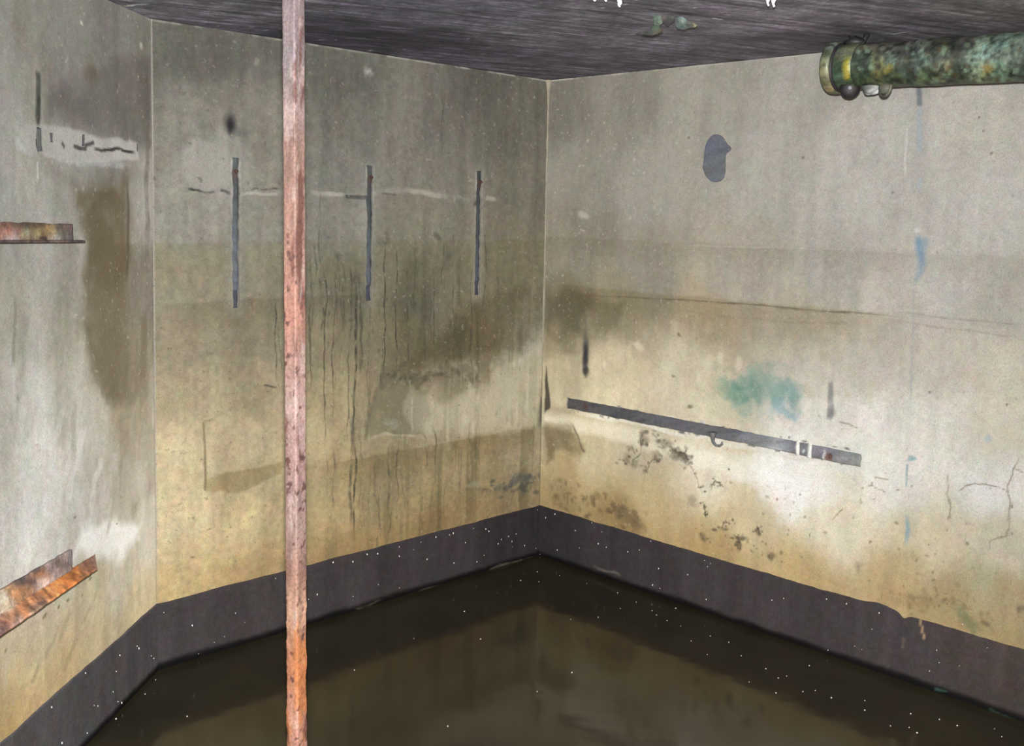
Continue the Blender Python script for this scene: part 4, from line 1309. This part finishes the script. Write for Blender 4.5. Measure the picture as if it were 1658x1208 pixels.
# ------------------------------------------------------------------ angle irons on the left wall
def angle_iron(label, inner, outer, x_back, y_back, backpx, inner2, w2, s_far, ctrl, ctrl2, spots, seed):
    """horizontal leg out from the wall with a slanting end, upstand against the wall.
    inner/inner2: points of the inner angle line on the wall; outer: (s, offset) of the free corner; w2: width at s_far"""
    se, z = LEFTW.hit(*inner)
    s2, z2 = LEFTW.hit(*inner2)
    zl = lambda s: z + (z2 - z) * (s - se) / (s2 - se)
    so, wo = outer(z)
    sb = LEFTW.hit(x_back, y_back)[0]
    hb = LEFTW.hit(x_back, y_back - backpx)[1] - zl(sb)
    e = empty('angle_iron', LEFTW.P(s_far, z))
    tag(e, label, 'angle iron')
    w = wo
    def wid(s):
        return wo + (w2 - wo) * (s - se) / (s_far - se)
    t = .006
    # horizontal leg: gridded plate, end cut on a slant
    n1, n2 = 160, 14
    V = []
    for side in (0, 1):
        for i in range(n1):
            for j in range(n2):
                fr = j / (n2 - 1)
                s_start = se + (so - se) * fr
                s = s_start + (s_far - s_start) * i / (n1 - 1)
                o_ = wid(s) * fr
                b = (vnoise(s * 60, j * .8, seed) - .5) * .002 if side == 0 else 0
                o2 = o_ + ((vnoise(s * 45, 9, seed) - .5) * .003 if j == n2 - 1 else 0)
                V.append(LEFTW.P(s, zl(s) + (0 if side == 0 else -t) + b, o2 - .002))
    V = np.array(V); k = n1 * n2
    F = quads_grid(n1, n2); i = np.arange(k).reshape(n1, n2)
    loop = np.concatenate([i[:, 0], i[-1, 1:], i[-2::-1, -1], i[0, -2:0:-1]]); nx = np.roll(loop, -1)
    me = from_np('shelf_leg', V, np.concatenate([F, F[:, ::-1] + k, np.stack([nx, loop, loop + k, nx + k], -1)]))
    px_tint(me, ctrl, 8, .5, .10, .46, seed, spots)
    put('shelf_leg', me, M_RUST, e)
    n1, n2 = 160, 10
    V = []
    for side in (0, 1):
        for i in range(n1):
            for j in range(n2):
                s = sb + (s_far - sb) * i / (n1 - 1)
                zz = zl(s) - .003 + (hb + .003) * j / (n2 - 1)
                if j == n2 - 1:
                    zz += (vnoise(s * 50, 4, seed + 3) - .5) * .005
                V.append(LEFTW.P(s, zz, (t + .002 if side == 0 else -.002) + ((vnoise(s * 60, j * .9, seed + 5) - .5) * .002 if side == 0 else 0)))
    V = np.array(V); k = n1 * n2
    F = quads_grid(n1, n2); i = np.arange(k).reshape(n1, n2)
    loop = np.concatenate([i[:, 0], i[-1, 1:], i[-2::-1, -1], i[0, -2:0:-1]]); nx = np.roll(loop, -1)
    me = from_np('wall_leg', V, np.concatenate([F, F[:, ::-1] + k, np.stack([nx, loop, loop + k, nx + k], -1)]))
    px_tint(me, ctrl2, 9, .30, .08, .40, seed + 1, spots)
    put('wall_leg', me, M_RUST, e)
    return z, hb, se, sb, so, wo


def flat_off(x, y, z):
    q = at_z(x, y, z)
    d = q[:2] - (LEFTW.A + np.array([TL * z / H, 0]))
    return float(d @ LEFTW.d), float(d @ LEFTW.n[:2])


ia = angle_iron('short rusty angle iron on the left wall, upper one with mossy upstand', (119, 388.5), lambda z: (LEFTW.hit(119, 388.5)[0] + .03, .05), 114, 388, 25, (0, 388.5), .05, 1.62,
                [(10, 391, (96, 78, 74)), (60, 390, (92, 74, 70)), (100, 388, (110, 94, 92)), (130, 389, (70, 60, 58))],
                [(8, 366, (92, 66, 56)), (10, 375, (162, 112, 96)), (18, 384, (160, 146, 148)), (30, 372, (150, 104, 86)), (33, 364, (66, 54, 46)), (42, 376, (150, 156, 134)),
                 (48, 365, (74, 60, 40)), (60, 375, (152, 142, 96)), (66, 364, (60, 46, 32)), (72, 376, (92, 78, 56)), (80, 372, (160, 132, 88)), (88, 378, (150, 132, 96)),
                 (96, 368, (90, 72, 62)), (104, 378, (92, 98, 84)), (112, 372, (96, 72, 70)), (110, 384, (110, 94, 98)), (50, 384, (120, 104, 86)), (90, 385, (170, 160, 156))],
                [(70, 386, 8, 3, (60, 44, 40), .8)], 4)
ib = angle_iron('orange rusted angle iron low on the left wall above the black coat', (155, 897), lambda z: flat_off(157, 922, z), 113, 921, 32, (0, 992), .090, 1.30,
                [(150, 905, (150, 112, 96)), (135, 912, (176, 120, 86)), (115, 925, (226, 138, 66)), (95, 940, (232, 140, 76)), (75, 955, (226, 150, 92)), (60, 965, (206, 140, 96)),
                 (40, 985, (226, 152, 104)), (20, 1000, (214, 150, 114)), (8, 1015, (150, 110, 100)), (30, 1005, (206, 170, 150)), (10, 980, (240, 226, 206)), (60, 990, (160, 130, 112))],
                [(112, 900, (140, 124, 122)), (95, 912, (128, 112, 106)), (80, 918, (146, 130, 128)), (65, 930, (206, 134, 92)), (70, 940, (206, 196, 192)), (50, 940, (118, 92, 82)),
                 (40, 955, (156, 116, 84)), (25, 962, (196, 146, 104)), (10, 975, (206, 196, 176)), (60, 922, (70, 66, 74)), (35, 940, (78, 72, 76))],
                [(70, 977, 12, 5, (118, 92, 80), .8), (50, 943, 12, 5, (92, 70, 64), .7)], 8)


# ------------------------------------------------------------------ green pipe
def build_pipe():
    off = .26
    n = RIGHTW.n
    P0 = RIGHTW.P(0, 0, off)
    def plane(x, y):
        d = ray(x, y)
        return CAM + d * (((P0 - CAM) @ n) / (d @ n))
    A = plane(1355, 110); B = plane(1675, 91)
    ax = (B - A) / np.linalg.norm(B - A)
    up = np.array([0, 0, 1.0]); side = np.cross(ax, up); side /= np.linalg.norm(side); upp = np.cross(side, ax)
    if side @ (CAM - A) < 0: side = -side
    dA = (plane(1380, 107) - CAM) @ FWD
    R = 35.0 / FPX * dA
    px = np.linalg.norm(plane(1400, 107) - plane(1380, 108)) / 20.0        # metres along pipe per pixel
    e = empty('drain_pipe', A)
    tag(e, 'thick corroded green iron pipe with flanged end slung under the ceiling', 'pipe')

    def lathe(prof, seg=64, wob=0.0):
        V = []
        for (t, r) in prof:
            for k in range(seg):
                a = 2 * math.pi * k / seg
                rr = r * (1 + wob * (vnoise(t * 40 + math.cos(a) * 3, math.sin(a) * 3 + 7) - .5))
                V.append(A + ax * t + (side * math.cos(a) + upp * math.sin(a)) * rr)
        V = np.array(V); m = len(prof)
        i = np.arange(m * seg).reshape(m, seg); j = np.roll(i, -1, 1)
        return V, np.stack([i[:-1], j[:-1], j[1:], i[1:]], -1).reshape(-1, 4)

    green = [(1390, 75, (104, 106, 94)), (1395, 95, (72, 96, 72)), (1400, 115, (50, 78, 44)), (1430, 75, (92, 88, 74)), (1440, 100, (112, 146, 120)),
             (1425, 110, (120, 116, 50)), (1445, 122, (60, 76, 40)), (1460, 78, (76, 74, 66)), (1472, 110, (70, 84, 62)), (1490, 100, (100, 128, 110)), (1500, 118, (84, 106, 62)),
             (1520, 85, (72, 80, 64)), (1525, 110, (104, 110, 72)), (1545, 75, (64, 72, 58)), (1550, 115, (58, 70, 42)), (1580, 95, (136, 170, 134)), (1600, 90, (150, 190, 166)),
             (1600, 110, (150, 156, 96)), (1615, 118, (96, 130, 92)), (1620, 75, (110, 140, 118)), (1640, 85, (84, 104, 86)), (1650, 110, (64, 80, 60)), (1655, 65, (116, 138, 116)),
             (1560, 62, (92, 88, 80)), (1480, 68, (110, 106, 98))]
    L = np.linalg.norm(B - A) * 2.6
    ts = np.linspace(38 * px, L, 420)
    V, F = lathe([(t, R * (1 + .012 * math.sin(t * 23))) for t in ts], 72, .03)
    me = from_np('pipe_body', V, F)
    sp = [(1598, 112, 12, 8, (176, 150, 80), .7), (1438, 112, 12, 10, (150, 132, 44), .7), (1537, 108, 8, 14, (140, 116, 70), .5),
          (1410, 76, 20, 8, (130, 128, 116), .7), (1350, 80, 10, 8, (150, 146, 130), .5)]
    seg = 72
    tt = np.repeat(ts, seg); aa = np.tile(np.arange(seg) * 2 * math.pi / seg, len(ts))
    uv = (tt, np.abs(aa - math.pi) * R)
    r5 = np.random.RandomState(8)
    for i in range(150):
        x = r5.uniform(1385, 1655); y = r5.uniform(68, 132)
        k = r5.rand()
        cc = (30, 40, 26) if k < .35 else ((150, 178, 150) if k < .7 else (86, 70, 40))
        sz = r5.uniform(2, 7) if k < .85 else r5.uniform(1.2, 2.4)
        sp.append((x, y, sz, sz * r5.uniform(.6, 1.2), cc, r5.uniform(.3, .75)))
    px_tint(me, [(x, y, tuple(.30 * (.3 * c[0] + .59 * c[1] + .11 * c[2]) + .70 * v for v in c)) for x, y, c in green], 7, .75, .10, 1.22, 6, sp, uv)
    me.polygons.foreach_set('use_smooth', [True] * len(me.polygons))
    put('pipe_body', me, M_PIPE, e)
    # socket collar with yellow patch
    V, F = lathe([(8 * px, R * .9), (9 * px, R * .97), (12 * px, R * 1.03), (26 * px, R * 1.06), (36 * px, R * 1.05), (40 * px, R * 1.02), (41 * px, R * .95)], 64, .03)
    me = from_np('collar', V, F)
    px_tint(me, [(1352, 80, (96, 110, 92)), (1352, 105, (80, 100, 76)), (1360, 110, (44, 66, 44)), (1356, 125, (70, 90, 70)), (1365, 80, (128, 126, 108)), (1375, 85, (96, 104, 78)),
                 (1382, 115, (52, 70, 36))], 7, .5, .08, .90, 8,
            [(1371, 113, 6.5, 24, (184, 172, 44), 1.0), (1371, 124, 6, 9, (186, 160, 56), .8)])
    me.polygons.foreach_set('use_smooth', [True] * len(me.polygons))
    put('collar', me, M_PIPE, e)
    # flange rim, dished to the open end
    V, F = lathe([(7 * px, R * .85), (7 * px, R * 1.12), (5 * px, R * 1.19), (1 * px, R * 1.2), (-6 * px, R * 1.18), (-9 * px, R * 1.13), (-10 * px, R * 1.02), (-8 * px, R * .8), (4 * px, R * .78), (60 * px, R * .78), (60 * px, .001)], 64, .02)
    me = from_np('flange', V, F)
    px_tint(me, [(1336, 85, (112, 124, 96)), (1333, 105, (150, 154, 118)), (1336, 120, (140, 128, 92)), (1342, 75, (120, 128, 120))], 7, .6, .08, 1.05, 9)
    me.polygons.foreach_set('use_smooth', [True] * len(me.polygons))
    put('flange', me, M_PIPE, e)
    # dark gasket groove between flange and collar
    V, F = lathe([(6 * px, R * .9), (6 * px, R * 1.11), (9.5 * px, R * 1.11), (9.5 * px, R * .9)], 64, .02)
    me = from_np('gasket', V, F); px_tint(me, [(1347, 110, (52, 46, 50))], 7, .3, .03, 1.0, 9)
    put('gasket', me, M_IRON, e)

    def at(t, a, r):
        return A + ax * t + side * a + upp * r
    # round lug bolted on below
    bm = bmesh.new()
    c = at(31 * px, R * .35, -R * 1.0)
    d = (Vector(CAM) - Vector(c)); d.z *= .3; d.normalize()
    rot = d.to_track_quat('Z', 'Y').to_matrix().to_4x4()
    rl = R * .46
    bmesh.ops.create_uvsphere(bm, u_segments=28, v_segments=18, radius=rl, matrix=Matrix.Translation(Vector(c)) @ rot @ Matrix.Diagonal((1, 1, .62, 1)))
    bmesh.ops.create_cone(bm, cap_ends=True, segments=24, radius1=rl * .98, radius2=rl * .98, depth=rl * .8, matrix=Matrix.Translation(Vector(c) - d * rl * .4) @ rot)
    me = bm_mesh('lug', bm, True); px_tint(me, [(1370, 148, (54, 48, 50))], 7, .4, .05, 1.9, 3)
    lug = put('lug', me, M_IRON, e)
    bm = bmesh.new()
    bmesh.ops.create_cone(bm, cap_ends=True, segments=6, radius1=rl * .22, radius2=rl * .18, depth=rl * .3, matrix=Matrix.Translation(Vector(c) + d * rl * .62) @ rot)
    me = bm_mesh('bolt', bm); px_tint(me, [(1370, 148, (120, 120, 128))], 7)
    o2 = link('bolt', me, M_IRON, lug); me.transform(Matrix.Translation(-e.location))
    # limy lump
    bm = bmesh.new()
    bmesh.ops.create_icosphere(bm, subdivisions=3, radius=1)
    for v in bm.verts:
        k = 1 + .5 * (vnoise(v.co.x * 2.3 + 5, v.co.y * 2.3 + v.co.z * 1.7) - .5)
        v.co = Vector(at(62 * px, R * .2, -R * 1.02)) + Vector(ax) * v.co.x * R * .44 * k + Vector(side) * v.co.y * R * .3 * k + Vector(upp) * v.co.z * R * .30 * k
    me = bm_mesh('lime_crust', bm, True); px_tint(me, [(1395, 148, (92, 100, 96)), (1400, 153, (150, 160, 158)), (1410, 150, (186, 190, 190)), (1392, 155, (120, 136, 130))], 5, .7, .04, 1.0, 5)
    put('lime_crust', me, M_WALL, e)
    # strap ring hanging under the pipe
    bm = bmesh.new()
    cc = (86 * px, R * .3, -R * .92)
    pts = []
    for i in range(17):
        a = math.pi * (1.0 + i / 16)
        pts.append(at(cc[0] + math.cos(a) * 12 * px, cc[1] + .012 * math.cos(a), cc[2] + math.sin(a) * R * .50))
    tube(bm, pts, R * .075, 8)
    me = bm_mesh('ring', bm, True); px_tint(me, [(1414, 146, (150, 146, 112)), (1425, 152, (84, 82, 74)), (1436, 146, (110, 108, 92))], 4, .25, .05, 1.0, 5)
    put('ring', me, M_IRON, e)
    bm = bmesh.new()
    bmesh.ops.create_uvsphere(bm, u_segments=20, v_segments=12, radius=1)
    for v in bm.verts:
        v.co = Vector(at(cc[0], cc[1], cc[2] - R * .12)) + Vector(ax) * v.co.x * 10 * px + Vector(side) * v.co.y * R * .2 + Vector(upp) * v.co.z * R * .28
    me = bm_mesh('ring_boss', bm, True); px_tint(me, [(1428, 145, (96, 98, 88))], 4, .35, .05, 1.0, 5)
    put('ring_boss', me, M_IRON, e)
    # hanger strap up to the ceiling
    bm = bmesh.new()
    for t, w, lean in ((20 * px, .010, 0.0), (34 * px, .008, .02)):
        top = at(t + lean, -.01, 0); top[2] = H + .003
        bot = at(t, 0.0, R * .9)
        tube(bm, [bot, bot * .6 + top * .4 + ax * .004, top], [w, w * .8, w * 1.3], 8)
    c2 = at(26 * px, 0, R * 1.08)
    r2 = bmesh.ops.create_icosphere(bm, subdivisions=2, radius=1)
    for v in r2['verts']:
        k = 1 + .7 * (vnoise(v.co.x * 3 + 2, v.co.y * 3 + v.co.z * 2) - .5)
        v.co = Vector(c2) + Vector(ax) * v.co.x * 17 * px * k + Vector(side) * v.co.y * R * .4 * k + Vector(upp) * v.co.z * R * .22 * k
    me = bm_mesh('hanger', bm, True); px_tint(me, [(1365, 60, (56, 56, 52)), (1355, 70, (40, 36, 38))], 6, .4, .05, 1.2, 5)
    put('hanger', me, M_IRON, e)


build_pipe()


# ------------------------------------------------------------------ broken fitting on the ceiling
def ceiling_fitting():
    base = at_z(1082, 26, H)
    e = empty('ceiling_clamp', base)
    tag(e, 'broken dark green clamp with two splayed jaws fixed to the ceiling', 'clamp')
    dep = (base - CAM) @ FWD

    def q(x, y, dd=0.0):
        return Vector(at_depth(x, y, dep + dd))

    def plate(name, pts, th, ctrl, mat=M_IRON, dd=0.0, tilt=0.0, spots=()):
        bm = bmesh.new()
        f = [bm.verts.new(q(x, y, dd + tilt * (y - 30) / 30)) for x, y in pts]
        b = [bm.verts.new(q(x, y, dd + th + tilt * (y - 30) / 30)) for x, y in pts]
        n = len(pts)
        bm.faces.new(f); bm.faces.new(b[::-1])
        for i in range(n):
            bm.faces.new((f[i], b[i], b[(i + 1) % n], f[(i + 1) % n]))
        bmesh.ops.triangulate(bm, faces=[fc for fc in bm.faces if len(fc.verts) > 4])
        bmesh.ops.subdivide_edges(bm, edges=bm.edges[:], cuts=2, use_grid_fill=True)
        bmesh.ops.bevel(bm, geom=[ed for ed in bm.edges if len(ed.link_faces) == 2 and ed.calc_face_angle(0) > .6], offset=.0015, segments=2, affect='EDGES')
        me = bm_mesh(name, bm)
        px_tint(me, ctrl, 2.5, .5, .08, 1.7, 3, spots)
        return put(name, me, mat, e)

    plate('stub', [(1057, 15), (1070, 14), (1071, 30), (1073, 38), (1060, 46), (1058, 36)], .02, [(1064, 22, (88, 128, 92)), (1066, 30, (120, 146, 124)), (1060, 40, (70, 104, 80))], M_PIPE)
    plate('jaw', [(1060, 40), (1068, 42), (1073, 47), (1073, 51), (1066, 54), (1056, 57.5), (1047, 57), (1039, 55), (1043, 51), (1054, 48)], .05,
          [(1048, 52, (66, 76, 68)), (1062, 46, (84, 116, 88)), (1066, 54, (90, 72, 60))], M_IRON, -.02, 0)
    plate('web', [(1068, 24), (1078, 22), (1092, 24), (1094, 34), (1086, 38), (1081, 43), (1077, 40), (1072, 35), (1066, 33)], .02,
          [(1075, 26, (108, 100, 88)), (1086, 28, (112, 116, 104)), (1080, 36, (50, 42, 46)), (1090, 34, (54, 44, 50))], M_IRON, .01)
    plate('jaw', [(1093, 30), (1098, 27), (1106, 27), (1112, 33), (1122, 36), (1129, 41), (1126, 44), (1114, 46), (1106, 48), (1096, 46), (1093, 40)], .05,
          [(1096, 32, (60, 80, 72)), (1103, 34, (180, 204, 186)), (1104, 44, (70, 96, 86)), (1114, 38, (108, 112, 106)), (1118, 43, (80, 96, 78)), (1126, 40, (190, 176, 130))], M_PIPE, -.02)
    plate('ceiling_plate', [(1054, 19), (1062, 14.5), (1098, 17), (1110, 22), (1100, 26), (1066, 25)], .05, [(1080, 20, (104, 100, 96))], M_IRON, .0)


ceiling_fitting()


# ------------------------------------------------------------------ white lime drips hanging from the ceiling
def drip(label, x, y, length, r, group):
    tip = at_z(x, y, H - length)
    bm = bmesh.new()
    n = 9
    pts = []; rad = []
    for i in range(n):
        t = i / (n - 1)
        pts.append((tip[0] + .002 * math.sin(i * 1.7), tip[1], H + .004 - (length + .004) * t))
        rad.append(r * (1.5 - .8 * t if t < .15 else (.85 + .25 * math.sin(t * 3.0)) * (1.0 if t < .85 else .55)))
    tube(bm, pts, rad, 10)
    me = bm_mesh('lime_drip', bm, True)
    o = link('lime_drip', me, M_WHITE)
    o.location = Vector((tip[0], tip[1], H)); me.transform(Matrix.Translation(-o.location))
    tag(o, label, 'drip', group)


drip('thinner white lime drip of the side-by-side pair hanging from the ceiling', 1243.5, 9.5, .045, .0040, 'lime drips on the ceiling')
drip('thicker white lime drip of the side-by-side pair hanging from the ceiling', 1252.5, 11, .05, .0048, 'lime drips on the ceiling')
drip('stubby white lime drip hanging alone from the ceiling near the green clamp', 1003, 11, .022, .0048, 'lime drips on the ceiling')
drip('tiny white lime drip on the ceiling right beside the stubby drip', 981, 2, .02, .005, 'lime drips on the ceiling')
drip('tiny white lime drip on the ceiling, farther from the stubby drip', 963, 1.5, .02, .006, 'lime drips on the ceiling')


# ------------------------------------------------------------------ flakes on the water and splashes on the black coat
def flakes(name, centres, normal, tdir, rmin, rmax, seed, parent=None, stretch=1.0):
    r = np.random.RandomState(seed)
    V = []; F = []
    n = np.array(normal, float); t = np.array(tdir, float); b = np.cross(n, t)
    for c in centres:
        R = r.uniform(rmin, rmax); k = 6; a0 = r.uniform(0, 6.28)
        i0 = len(V)
        for h_, sc in ((0.0, 1.0), (.0016, .7)):
            for j in range(k):
                a = a0 + 2 * math.pi * j / k; q = R * sc * r.uniform(.65, 1.15)
                V.append(np.array(c) + t * math.cos(a) * q + b * math.sin(a) * q * stretch + n * h_)
        for j in range(k):
            F.append((i0 + j, i0 + (j + 1) % k, i0 + k + (j + 1) % k, i0 + k + j))
        F.append(tuple(range(i0 + k, i0 + 2 * k)))
    me = bpy.data.meshes.new(name); me.from_pydata([tuple(v) for v in V], [], F); me.update()
    o = link(name, me, M_SPECK, parent)
    o['kind'] = 'stuff'
    return o


wpx = [(906, 932), (870, 926), (843, 940), (926, 1089), (752, 990), (670, 1034), (924, 1003), (1063, 996), (1056, 989), (1102, 1014), (1094, 985), (574, 1085), (303, 1160),
       (252, 1101), (235, 1124), (188, 1164), (1310, 1078), (1320, 1118), (1346, 1130), (1472, 1178), (1521, 1165), (1550, 1175), (1622, 1193), (1240, 1083), (1180, 1040),
       (1200, 1062), (1150, 1030), (725, 1176), (778, 1035), (870, 1120), (1300, 1120), (1000, 960), (1030, 975), (950, 945), (1080, 1005), (1400, 1150), (1260, 1098), (1145, 1060)]
rw = np.random.RandomState(12)
for i in range(14):
    t = rw.uniform(0, 1); wpx.append((880 + 760 * t + rw.uniform(-30, 20), 915 + 265 * t + rw.uniform(15, 70)))
cent = [at_z(x, y, .0005) for x, y in wpx if y < 1203]
o = flakes('floating_flakes', cent, (0, 0, 1), (1, 0, 0), .0010, .0032, 5)
tag(o, 'scattered tiny white flakes floating on the dark water', 'flakes')


def splash(wall, bb, pts, n_rand, s_hi, seed):
    r = np.random.RandomState(seed)
    cs = [wall.P(*wall.hit(x, y), off=.006) for x, y in pts]
    for i in range(n_rand):
        cs.append(wall.P(r.uniform(.02, s_hi), r.uniform(.03, BAND - .015), .006))
    o = flakes('lime_splashes', cs, wall.n, (wall.d[0], wall.d[1], 0), .0008, .0026, seed, bb, 1.8)
    return o


splash(MIDW, bb_back, [(380, 992), (395, 1007), (362, 1030), (310, 1012), (264, 991), (320, 1058), (570, 965), (538, 910), (570, 909), (593, 897), (610, 896), (645, 885), (680, 877),
                       (690, 905), (645, 900), (765, 855), (785, 856), (790, 860), (805, 880), (810, 873), (752, 878), (822, 868), (828, 885), (866, 887), (869, 825)], 16, 1.85, 31)
splash(RIGHTW, bb_right, [(900, 832), (885, 838), (876, 897), (960, 846), (970, 880), (1058, 947), (1070, 952), (1115, 930), (1055, 876), (1018, 893), (1372, 977), (1342, 1052), (1397, 1051),
                          (1518, 1052), (1600, 1048), (1560, 1010), (1522, 1072), (1152, 912), (1147, 917), (1145, 970), (1060, 975)], 16, 2.1, 37)
splash(LEFTW, bb_left, [(219, 1046), (191, 1061), (242, 1062), (246, 1066), (185, 1087), (135, 1090), (180, 1120), (149, 1142), (155, 1143), (194, 1138), (138, 1187), (97, 1203), (80, 1145)], 3, 1.2, 41)
